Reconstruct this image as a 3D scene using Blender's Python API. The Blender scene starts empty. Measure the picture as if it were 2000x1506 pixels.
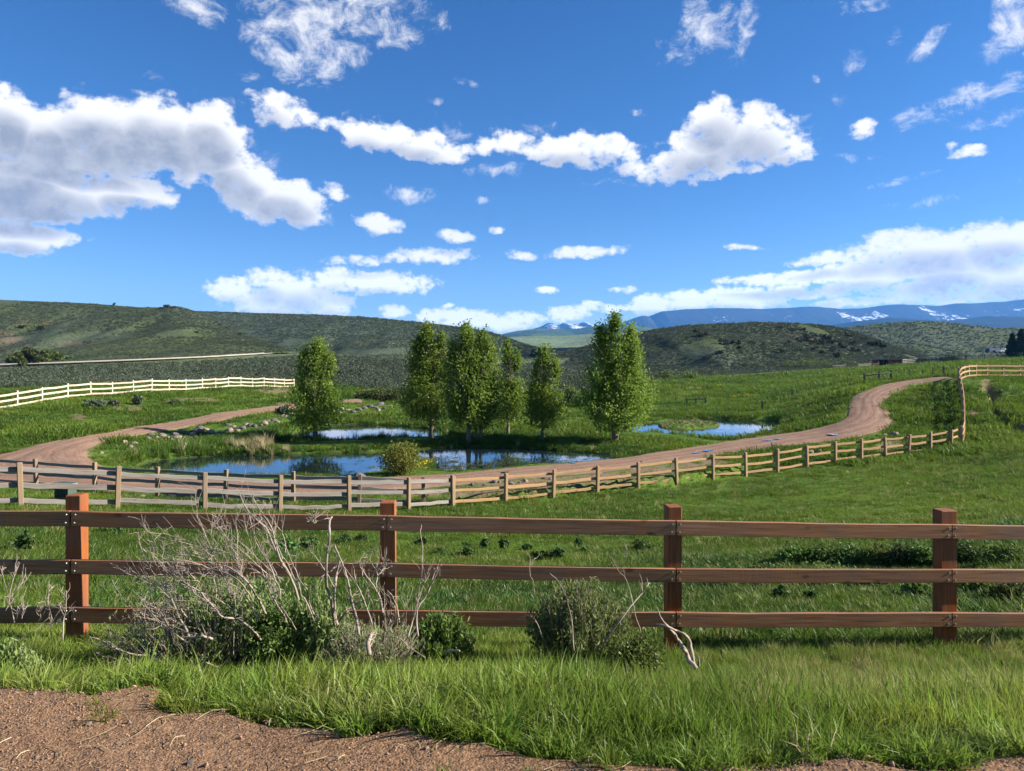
import bpy, math, random
import numpy as np
from mathutils import Vector, Matrix

rng = np.random.default_rng(11)
random.seed(11)
SC = bpy.context.scene
COL = SC.collection
F, U0, H0 = 1440.0, 1000.0, 690.0          # focal length and horizon of the view, in photo pixels

# ------------------------------------------------------------------ camera
cam_data = bpy.data.cameras.new('camera')
cam_data.sensor_width = 36.0
cam_data.lens = 36.0 * F / 2000.0
cam_data.shift_y = -(753.0 - H0) / 2000.0
cam_data.clip_start = 0.1
cam_data.clip_end = 60000
cam = bpy.data.objects.new('camera', cam_data)
cam.rotation_euler = (math.radians(90), 0, 0)
COL.objects.link(cam)
SC.camera = cam

# ------------------------------------------------------------------ light
SUN_EL, SUN_AZ = 27.0, 1.5                 # degrees; azimuth counted from +X towards +Y
sun_dir = Vector((math.cos(math.radians(SUN_EL)) * math.cos(math.radians(SUN_AZ)),
                  math.cos(math.radians(SUN_EL)) * math.sin(math.radians(SUN_AZ)),
                  math.sin(math.radians(SUN_EL))))
sun_data = bpy.data.lights.new('sun', 'SUN')
sun_data.energy = 5.0
sun_data.angle = math.radians(0.53)
sun_data.color = (1.0, 0.91, 0.78)
sun = bpy.data.objects.new('sun', sun_data)
sun.rotation_euler = sun_dir.to_track_quat('Z', 'Y').to_euler()
COL.objects.link(sun)

SC.view_settings.view_transform = 'Standard'
SC.view_settings.look = 'None'
SC.view_settings.gamma = 1.0
SC.view_settings.use_curve_mapping = False
SC.view_settings.exposure = 1.5
SC.render.engine = 'CYCLES'
SC.cycles.max_bounces = 5
SC.cycles.diffuse_bounces = 3
SC.cycles.glossy_bounces = 2
SC.cycles.transmission_bounces = 3
SC.cycles.volume_bounces = 0
SC.cycles.transparent_max_bounces = 8
SC.cycles.use_denoising = True
SC.cycles.use_adaptive_sampling = True
SC.cycles.adaptive_threshold = 0.015
SC.cycles.caustics_reflective = False
SC.cycles.caustics_refractive = False
# ------------------------------------------------------------------ sky with clouds
# Each cloud is a heap of puffs at its own bearing and height angle; noise frays them, and what lies towards the light shades what lies under it.
PUFFS = [  # bearing and height as seen in the photo (u, v, half width, half height, tilt, weight)
 (15,235,75,62,0,1.55),(110,268,110,62,-4,1.45),(215,265,130,70,4,1.50),(330,262,110,62,6,1.50),(415,262,75,55,10,1.50),(330,318,120,36,3,0.90),(470,335,95,48,24,1.45),(560,385,85,40,16,1.30),(575,415,58,26,8,1.30),(650,378,42,18,12,0.70),(490,398,60,30,18,0.90),(60,300,120,30,0,1.30),(170,312,150,30,3,1.40),
 (30,352,150,62,0,1.60),(120,378,120,52,0,1.50),(265,372,90,30,-2,1.30),(60,408,130,30,0,1.30),
 (30,465,110,36,0,1.40),(120,466,55,12,2,0.60),
 (545,215,56,32,10,.95),(605,238,44,16,18,.8),(660,246,40,12,10,.6),(725,262,85,30,8,1.1),(820,278,92,29,10,1.1),(885,292,58,15,5,.9),
 (1000,284,70,26,0,.95),(1110,290,105,32,2,1.1),(1190,292,66,28,8,1.05),(1075,322,22,12,0,.6),(960,292,50,14,0,.7),
 (1408,238,66,46,0,1.2),(1470,262,95,52,8,1.25),(1385,296,130,42,-8,1.2),(1280,324,75,26,-2,.95),(1530,288,72,30,0,1.05),(1400,336,70,18,-4,.9),(1330,290,70,30,-20,.9),
 (1692,252,36,21,-10,.85),(1885,300,52,12,-4,.8),(1855,290,18,14,30,.7),
 (745,433,50,21,10,1.1),(898,460,38,13,4,.85),(966,452,16,11,0,.8),
 (845,498,78,17,0,1.0),(730,506,95,13,-3,.7),(735,555,125,25,0,1.05),(650,540,70,22,-5,.8),(530,550,55,28,0,1.0),(600,560,80,34,0,1.0),(450,565,55,24,0,1.0),(545,590,110,26,0,1.05),(650,592,40,26,0,1.0),
 (1140,490,85,13,-5,.95),(1015,500,34,10,0,.7),(1068,566,24,9,0,.85),(1225,564,34,8,0,.7),(1450,484,46,6,0,.6),
 (770,608,32,14,0,1.1),(850,616,38,16,0,1.1),(900,622,60,18,0,1.1),(960,630,90,16,2,1.1),(1010,622,60,13,0,1.0),(1110,613,48,15,0,1.1),(1150,602,20,11,0,.95),(1190,604,26,10,0,.95),(1275,592,52,21,0,1.15),(1340,590,62,22,0,1.15),(1430,585,110,22,0,1.15),(1530,570,42,18,0,1.1),(1230,598,30,8,0,.9),(875,600,12,6,0,.9),(1165,596,12,7,0,.9),(1625,568,52,15,-3,.9),
 (1820,480,170,40,2,1.15),(1960,470,110,40,0,1.15),(1620,500,95,14,-4,.9),(1720,490,100,28,-4,1.0),(1560,540,165,17,-4,1.05),(1700,535,140,30,0,1.1),(1850,525,140,45,0,1.2),(1980,540,100,55,0,1.2),(1470,546,80,9,-4,.8),(1800,560,120,25,0,.9),(1900,578,160,12,0,.8),(1720,582,60,8,0,.7),(1570,578,50,9,0,1.0),(1480,600,70,9,0,1.0),(1660,592,70,9,0,1.0),(1830,600,90,8,0,.9),
 (2120,500,150,70,0,1.2),(-170,300,130,90,0,1.2),(-150,420,120,40,0,1.1),(2150,60,150,60,0,1.0)]
WISPS = [
 (385,18,62,26,10,.85),(600,55,135,62,8,1.0),(720,32,130,42,10,1.0),(545,110,80,38,30,.9),(620,130,62,38,20,.9),(820,38,60,30,20,.65),(480,146,28,12,0,.6),(560,20,70,30,0,.9),
 (1385,50,58,48,40,1.0),(1455,44,22,38,10,.7),(1340,90,50,34,0,.6),(1420,95,40,30,0,.5),
 (1672,120,30,18,-40,.8),(1805,82,52,26,-40,.85),(1975,45,60,50,-20,1.15),(1935,90,36,22,-30,.8),(1600,158,22,9,-40,.5),(1745,70,14,18,20,.5),
 (795,375,75,15,4,.7),(880,248,40,18,20,.4),(980,335,60,14,0,.5),(1050,245,40,14,0,.35),(1660,313,45,8,0,.6),(1560,232,26,8,0,.55),(1205,245,20,8,0,.5),(460,200,22,10,0,.35),
 (1880,195,150,30,-14,.62),(1960,225,120,18,-10,.58),(1820,390,120,12,-8,.40),(1900,170,60,16,-20,.6),(1750,355,70,9,-6,.5),(1640,200,30,12,20,.5),(1500,230,26,10,0,.55),(905,160,22,8,10,.5),(860,195,18,8,0,.5),(1255,215,18,10,0,.45),(300,155,30,9,15,.45),(370,175,22,7,10,.45),(1690,8,60,14,0,.5),(640,430,26,10,10,.55),(940,385,34,7,0,.5),(1200,355,60,8,0,.35),(500,290,60,20,30,.5)]
def _ang(u, v):
    az = math.atan2(u-U0, F); return math.degrees(az), math.degrees(math.atan2((H0-v)*math.cos(az), F))
def build_world():
    nt = world.node_tree; N = nt.nodes; L = nt.links
    N.clear()
    def grp(name, ins, outs):
        g = bpy.data.node_groups.new(name, 'ShaderNodeTree')
        for n, t in ins: g.interface.new_socket(n, in_out='INPUT', socket_type=t)
        for n, t in outs: g.interface.new_socket(n, in_out='OUTPUT', socket_type=t)
        return g, g.nodes.new('NodeGroupInput'), g.nodes.new('NodeGroupOutput')
    def put(g, s, v):
        if isinstance(v, bpy.types.NodeSocket): g.links.new(v, s)
        else: s.default_value = v
    def mth(g, op, a, b=None, c=None, clamp=False):
        x = g.nodes.new('ShaderNodeMath'); x.operation = op; x.use_clamp = clamp
        for i, v in enumerate((a, b, c)):
            if v is not None: put(g, x.inputs[i], v)
        return x.outputs[0]
    def vm(g, op, a, b=None, out=0):
        x = g.nodes.new('ShaderNodeVectorMath'); x.operation = op
        put(g, x.inputs[0], a)
        if b is not None: put(g, x.inputs[1], b)
        return x.outputs['Value'] if op in ('DOT_PRODUCT', 'LENGTH') else x.outputs[0]
    def smooth(g, x, a, b):
        m = g.nodes.new('ShaderNodeMapRange'); m.interpolation_type = 'SMOOTHSTEP'
        put(g, m.inputs[0], x); m.inputs[1].default_value = a; m.inputs[2].default_value = b
        return m.outputs[0]
    def noise(g, vec, scale, detail, rough=0.55, out='Fac', lac=2.0):
        x = g.nodes.new('ShaderNodeTexNoise'); x.inputs['Scale'].default_value = scale; x.inputs['Detail'].default_value = detail
        x.inputs['Roughness'].default_value = rough; x.inputs['Lacunarity'].default_value = lac
        put(g, x.inputs['Vector'], vec); return x.outputs[out]
    def heap(g, P, puffs):
        acc = None
        for k, (u, v, ru, rv, rot, w) in enumerate(puffs):
            if k and k % 5 == 0:      # keeps the shader's working set small: the next puffs wait for the last ones
                P = vm(g, 'ADD', P, mth(g, 'MULTIPLY', acc, 1e-9))
            az, el = _ang(u, v); ca = math.cos(math.radians(az))
            sx = math.degrees(ru/F)*ca*ca*1.12; sy = math.degrees(rv/F)*ca*1.12
            mp = g.nodes.new('ShaderNodeMapping'); mp.vector_type = 'TEXTURE'
            mp.inputs['Location'].default_value = (az, el, 0); mp.inputs['Rotation'].default_value = (0, 0, math.radians(-rot)); mp.inputs['Scale'].default_value = (sx, sy, 1)
            g.links.new(P, mp.inputs['Vector'])
            d = vm(g, 'DOT_PRODUCT', mp.outputs[0], mp.outputs[0])
            f = mth(g, 'MULTIPLY_ADD', d, -w, w)
            acc = f if acc is None else mth(g, 'MAXIMUM', acc, f)
        return mth(g, 'MAXIMUM', acc, -1.2)
    # density of cloud in one direction (bearing, height in degrees)
    g, gi, go = grp('cloud_density', [('P', 'NodeSocketVector')], [('Thick', 'NodeSocketFloat'), ('Wisp', 'NodeSocketFloat'), ('Heap', 'NodeSocketFloat')])
    P = gi.outputs[0]
    nz = g.nodes.new('ShaderNodeMapping'); nz.inputs['Scale'].default_value = (1, 1.25, 1); g.links.new(P, nz.inputs['Vector'])
    wv = noise(g, nz.outputs[0], 0.22, 2, 0.5, 'Color')
    wv = vm(g, 'SUBTRACT', wv, (0.5, 0.5, 0.5))
    Q = vm(g, 'ADD', P, vm(g, 'MULTIPLY', wv, (2.0, 1.3, 0.0)))
    n1 = noise(g, nz.outputs[0], 0.62, 7, 0.60)
    F1 = heap(g, Q, PUFFS)
    sep = g.nodes.new('ShaderNodeSeparateXYZ'); g.links.new(P, sep.inputs[0])
    low = smooth(g, sep.outputs[1], 11, 5)        # clouds near the horizon are far off, so finer
    n3 = noise(g, nz.outputs[0], 1.7, 6, 0.60)
    nn = mth(g, 'ADD', mth(g, 'MULTIPLY', n1, mth(g, 'MULTIPLY_ADD', low, -0.6, 1.0)), mth(g, 'MULTIPLY', n3, mth(g, 'MULTIPLY', low, 0.6)))
    thick = mth(g, 'ADD', F1, mth(g, 'MULTIPLY_ADD', nn, 3.6, -1.83))
    w2 = vm(g, 'ADD', nz.outputs[0], vm(g, 'MULTIPLY', wv, (3.5, 3.5, 0.0)))
    n2 = noise(g, w2, 0.55, 7, 0.68)
    F2 = heap(g, Q, WISPS)
    # the rest of the dome carries scattered cloud of the same kind
    away = mth(g, 'MAXIMUM', smooth(g, mth(g, 'ABSOLUTE', sep.outputs[0]), 38, 48), smooth(g, sep.outputs[1], 28, 36))
    nb = noise(g, nz.outputs[0], 0.055, 2, 0.5)
    rest = mth(g, 'MULTIPLY', mth(g, 'MULTIPLY_ADD', nb, 6.0, -3.3), away)
    rest = mth(g, 'ADD', rest, mth(g, 'MULTIPLY_ADD', away, 1.2, -1.2))
    thick = mth(g, 'MAXIMUM', thick, mth(g, 'ADD', rest, mth(g, 'MULTIPLY_ADD', n1, 2.4, -1.3)))
    wisp = mth(g, 'ADD', F2, mth(g, 'MULTIPLY_ADD', n2, 4.2, -2.25))
    g.links.new(thick, go.inputs[0]); g.links.new(wisp, go.inputs[1]); g.links.new(mth(g, 'MAXIMUM', F1, rest), go.inputs[2])

    w = nt
    tc = N.new('ShaderNodeTexCoord'); D = vm(w, 'NORMALIZE', tc.outputs['Generated'])
    sx = N.new('ShaderNodeSeparateXYZ'); L.new(D, sx.inputs[0])
    az = mth(w, 'MULTIPLY', mth(w, 'ARCTAN2', sx.outputs[0], sx.outputs[1]), 57.29578)
    el = mth(w, 'MULTIPLY', mth(w, 'ARCSINE', sx.outputs[2]), 57.29578)
    cx = N.new('ShaderNodeCombineXYZ'); L.new(az, cx.inputs[0]); L.new(el, cx.inputs[1])
    def dens(off):
        x = N.new('ShaderNodeGroup'); x.node_tree = g
        L.new(vm(w, 'ADD', cx.outputs[0], off) if off else cx.outputs[0], x.inputs[0]); return x.outputs
    d0 = dens(None); d1 = dens((0.40, 1.15, 0.0))
    a1 = smooth(w, d0[0], 0.0, 0.85); a2 = mth(w, 'MULTIPLY', smooth(w, d0[1], 0.0, 1.5), 0.85)
    alpha = mth(w, 'MAXIMUM', a1, a2)
    # cloud that lies between this spot and the light: its broad heap greys the base, its fine billows model the surface
    shade = mth(w, 'ADD', mth(w, 'MULTIPLY', smooth(w, d1[2], 0.25, 1.25), 0.68), mth(w, 'MULTIPLY', smooth(w, d1[0], 0.5, 2.2), 0.32))
    shade = mth(w, 'MULTIPLY', mth(w, 'MULTIPLY', shade, a1), 1.0)
    cc = N.new('ShaderNodeMix'); cc.data_type = 'RGBA'; L.new(shade, cc.inputs[0])
    cc.inputs[6].default_value = (*CLOUD_LIT, 1); cc.inputs[7].default_value = (*CLOUD_SHADE, 1)
    gain = mth(w, 'MULTIPLY_ADD', smooth(w, el, 9, 3), 0.35, 1.0)     # low clouds get a brighter colour to offset the haze before them
    lit = vm(w, 'SCALE', cc.outputs[2]); L.new(gain, lit.node.inputs['Scale'])
    sky = N.new('ShaderNodeTexSky'); sky.sky_type = 'NISHITA'; sky.sun_disc = False
    sky.sun_elevation = math.radians(SUN_EL); sky.sun_rotation = math.radians(90 - SUN_AZ)
    sky.altitude = 2200; sky.air_density = 1.0; sky.dust_density = 0.1; sky.ozone_density = 3.0
    hs = N.new('ShaderNodeHueSaturation'); hs.inputs['Saturation'].default_value = SKY_SAT; hs.inputs['Value'].default_value = SKY_VAL
    hs.inputs['Hue'].default_value = 0.507
    L.new(sky.outputs[0], hs.inputs['Color'])
    mx = N.new('ShaderNodeMix'); mx.data_type = 'RGBA'
    L.new(alpha, mx.inputs[0]); L.new(hs.outputs[0], mx.inputs[6]); L.new(lit, mx.inputs[7])
    bg = N.new('ShaderNodeBackground'); bg.inputs['Strength'].default_value = SKY_STRENGTH
    out = N.new('ShaderNodeOutputWorld')
    L.new(mx.outputs[2], bg.inputs['Color']); L.new(bg.outputs[0], out.inputs['Surface'])
world = bpy.data.worlds.new('World'); SC.world = world
world.use_nodes = True
SKY_STRENGTH = 0.0565
SKY_SAT, SKY_VAL = 1.25, 0.98
CLOUD_LIT, CLOUD_SHADE = (7.3, 7.2, 7.1), (2.3, 2.55, 3.05)      # before the strength above
build_world()
world.cycles.sampling_method = 'MANUAL'
world.cycles.sample_map_resolution = 512
# ------------------------------------------------------------------ small helpers
def tag(o, label=None, cat=None, group=None, kind=None):
    if label: o['label'] = label
    if cat: o['category'] = cat
    if group: o['group'] = group
    if kind: o['kind'] = kind
    return o

def link(name, data, parent=None):
    o = bpy.data.objects.new(name, data)
    COL.objects.link(o)
    if parent is not None: o.parent = parent
    return o

def empty(name, loc, label, cat, group=None, rz=0.0):
    o = bpy.data.objects.new(name, None)
    o.empty_display_size = 0.2
    o.location = loc
    o.rotation_euler = (0, 0, rz)
    COL.objects.link(o)
    return tag(o, label, cat, group)

def mesh_np(name, verts, faces, mats=(), smooth=False):
    """verts (N,3) array; faces an (M,k) int array or a list of such arrays with different k"""
    if not isinstance(faces, list): faces = [faces]
    faces = [np.asarray(f, dtype=np.int32) for f in faces if len(f)]
    me = bpy.data.meshes.new(name)
    verts = np.asarray(verts, dtype=np.float32)
    me.vertices.add(len(verts)); me.vertices.foreach_set('co', verts.ravel())
    nl = sum(f.size for f in faces); nf = sum(len(f) for f in faces)
    me.loops.add(nl); me.polygons.add(nf)
    me.loops.foreach_set('vertex_index', np.concatenate([f.ravel() for f in faces]))
    tot = np.concatenate([np.full(len(f), f.shape[1], dtype=np.int32) for f in faces])
    st = np.concatenate([[0], np.cumsum(tot)[:-1]]).astype(np.int32)
    me.polygons.foreach_set('loop_start', st)
    me.polygons.foreach_set('loop_total', tot)
    me.update(calc_edges=True)
    me.polygons.foreach_set('use_smooth', np.full(nf, bool(smooth), dtype=bool))
    for m in mats: me.materials.append(m)
    return me

def set_attr(me, name, vals):
    a = me.attributes.new(name, 'FLOAT', 'POINT')
    a.data.foreach_set('value', np.asarray(vals, dtype=np.float32))

class Geo:
    """collects vertices and faces of one mesh"""
    def __init__(s): s.v = []; s.f = {}; s.n = 0
    def add(s, verts, faces):
        verts = np.asarray(verts, float); s.v.append(verts)
        for f in (faces if isinstance(faces, list) else [faces]):
            f = np.asarray(f, dtype=np.int32)
            if len(f): s.f.setdefault(f.shape[1], []).append(f + s.n)
        s.n += len(verts)
    def mesh(s, name, mats=(), smooth=False):
        return mesh_np(name, np.concatenate(s.v), [np.concatenate(x) for x in s.f.values()], mats, smooth)

BOXF = np.array([[0,3,2,1],[4,5,6,7],[0,1,5,4],[1,2,6,5],[2,3,7,6],[3,0,4,7]])
def box_v(x0, x1, y0, y1, z0, z1):
    return np.array([[x0,y0,z0],[x1,y0,z0],[x1,y1,z0],[x0,y1,z0],[x0,y0,z1],[x1,y0,z1],[x1,y1,z1],[x0,y1,z1]], float)

def tube(pts, radii, n=6, cap=True):
    pts = np.asarray(pts, float); radii = np.asarray(radii, float)
    k = len(pts)
    tan = np.gradient(pts, axis=0)
    tan /= np.linalg.norm(tan, axis=1, keepdims=True) + 1e-9
    ref = np.array([0.31, 0.93, 0.2])
    if abs(np.dot(tan.mean(0), ref)) > 0.8: ref = np.array([1.0, 0.1, 0.0])
    a = np.cross(tan, ref); a /= np.linalg.norm(a, axis=1, keepdims=True) + 1e-9
    b = np.cross(tan, a)
    th = np.arange(n) * 2 * math.pi / n
    v = pts[:, None] + radii[:, None, None] * (np.cos(th)[None, :, None] * a[:, None] + np.sin(th)[None, :, None] * b[:, None])
    v = v.reshape(-1, 3)
    i = np.arange(k - 1)[:, None] * n; j = np.arange(n)[None, :]; j2 = (j + 1) % n
    q = np.stack([i + j, i + j2, i + n + j2, i + n + j], -1).reshape(-1, 4)
    fs = [q]
    if cap:
        v = np.vstack([v, pts[-1:] + tan[-1:] * radii[-1] * 0.6, pts[:1]])
        t = (k - 1) * n
        fs.append(np.stack([t + np.arange(n), t + (np.arange(n) + 1) % n, np.full(n, k * n)], -1))
        fs.append(np.stack([(np.arange(n) + 1) % n, np.arange(n), np.full(n, k * n + 1)], -1))
    return v, fs

def smooth_line(pts, per=5):
    """Catmull-Rom through the points"""
    p = np.asarray(pts, float)
    if len(p) < 3: 
        t = np.linspace(0, 1, per + 1)[:, None]; return p[0] * (1 - t) + p[-1] * t
    q = np.vstack([2 * p[0] - p[1], p, 2 * p[-1] - p[-2]])
    out = []
    for i in range(1, len(q) - 2):
        t = np.linspace(0, 1, per, endpoint=False)[:, None]
        a, b, c, d = q[i-1], q[i], q[i+1], q[i+2]
        out.append(0.5 * (2*b + (c-a)*t + (2*a-5*b+4*c-d)*t*t + (3*b-a-3*c+d)*t**3))
    out.append(p[-1:])
    return np.concatenate(out)

# value noise -------------------------------------------------------
_T = rng.random((256, 256))
def vnoise(x, y):
    x = np.asarray(x, float); y = np.asarray(y, float)
    xi = np.floor(x).astype(int); yi = np.floor(y).astype(int)
    fx = x - xi; fy = y - yi
    fx = fx*fx*(3-2*fx); fy = fy*fy*(3-2*fy)
    x0 = xi & 255; x1 = (xi+1) & 255; y0 = yi & 255; y1 = (yi+1) & 255
    return (_T[x0,y0]*(1-fx)+_T[x1,y0]*fx)*(1-fy)+(_T[x0,y1]*(1-fx)+_T[x1,y1]*fx)*fy
def fbm(x, y, oct=4, gain=0.5):
    s = 0; a = 1; n = 0
    for k in range(oct):
        s = s + a * (vnoise(np.asarray(x) * 2**k + 17.3*k, np.asarray(y) * 2**k + 5.1*k) - 0.5); n += a; a *= gain
    return s / n * 2          # about -1..1

# polygons ----------------------------------------------------------
def inside(poly, x, y):
    poly = np.asarray(poly); c = np.zeros(np.shape(x), bool)
    n = len(poly)
    for i in range(n):
        x0, y0 = poly[i]; x1, y1 = poly[(i+1) % n]
        if y0 == y1: continue
        c ^= ((y0 > y) != (y1 > y)) & (x < (x1-x0)*(y-y0)/(y1-y0) + x0)
    return c
def dist_line(line, x, y, closed=True):
    line = np.asarray(line); d = np.full(np.shape(x), 1e9)
    n = len(line)
    for i in range(n if closed else n-1):
        ax, ay = line[i]; bx, by = line[(i+1) % n]
        l2 = (bx-ax)**2 + (by-ay)**2 + 1e-12
        t = np.clip(((x-ax)*(bx-ax)+(y-ay)*(by-ay))/l2, 0, 1)
        d = np.minimum(d, np.hypot(x-ax-t*(bx-ax), y-ay-t*(by-ay)))
    return d
def sdf(poly, x, y):
    """signed distance, negative inside; only worked out near the polygon"""
    poly = np.asarray(poly); x = np.asarray(x, float); y = np.asarray(y, float)
    out = np.full(x.shape, 99.0)
    m = (x > poly[:,0].min()-8) & (x < poly[:,0].max()+8) & (y > poly[:,1].min()-8) & (y < poly[:,1].max()+8)
    if m.any():
        d = dist_line(poly, x[m], y[m]); d[inside(poly, x[m], y[m])] *= -1
        out[m] = d
    return out

# geometry-node scatter: a cloud of points, one prototype per point ----------
def scatter(name, P, rot, scl, idx, protos, label, cat, mat=None):
    me = bpy.data.meshes.new(name)
    P = np.asarray(P, np.float32)
    me.vertices.add(len(P)); me.vertices.foreach_set('co', P.ravel())
    rot = np.asarray(rot, np.float32)
    if rot.ndim == 1: rot = np.stack([np.zeros_like(rot), np.zeros_like(rot), rot], -1)
    scl = np.asarray(scl, np.float32)
    if scl.ndim == 1: scl = np.repeat(scl[:, None], 3, 1)
    a = me.attributes.new('rot', 'FLOAT_VECTOR', 'POINT'); a.data.foreach_set('vector', rot.ravel())
    a = me.attributes.new('scl', 'FLOAT_VECTOR', 'POINT'); a.data.foreach_set('vector', scl.ravel())
    a = me.attributes.new('pick', 'INT', 'POINT'); a.data.foreach_set('value', np.asarray(idx, np.int32))
    o = link(name, me)
    pc = bpy.data.collections.new('kinds_of_' + name)
    for i, p in enumerate(protos):
        po = bpy.data.objects.new('%s_kind_%03d' % (name, i), p); pc.objects.link(po)
    ng = bpy.data.node_groups.new(name, 'GeometryNodeTree')
    ng.interface.new_socket('Geometry', in_out='INPUT', socket_type='NodeSocketGeometry')
    ng.interface.new_socket('Geometry', in_out='OUTPUT', socket_type='NodeSocketGeometry')
    N = ng.nodes; L = ng.links
    gi = N.new('NodeGroupInput'); go = N.new('NodeGroupOutput')
    ci = N.new('GeometryNodeCollectionInfo'); ci.inputs['Collection'].default_value = pc
    ci.inputs['Separate Children'].default_value = True; ci.inputs['Reset Children'].default_value = True
    ip = N.new('GeometryNodeInstanceOnPoints'); ip.inputs['Pick Instance'].default_value = True
    def na(n, t):
        x = N.new('GeometryNodeInputNamedAttribute'); x.data_type = t; x.inputs['Name'].default_value = n
        return next(s for s in x.outputs if s.enabled and s.name == 'Attribute')
    L.new(gi.outputs[0], ip.inputs['Points']); L.new(ci.outputs[0], ip.inputs['Instance'])
    L.new(na('pick', 'INT'), ip.inputs['Instance Index'])
    L.new(na('rot', 'FLOAT_VECTOR'), ip.inputs['Rotation'])
    L.new(na('scl', 'FLOAT_VECTOR'), ip.inputs['Scale'])
    L.new(ip.outputs[0], go.inputs[0])
    md = o.modifiers.new('scatter', 'NODES'); md.node_group = ng
    return tag(o, label, cat, kind='stuff')
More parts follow.
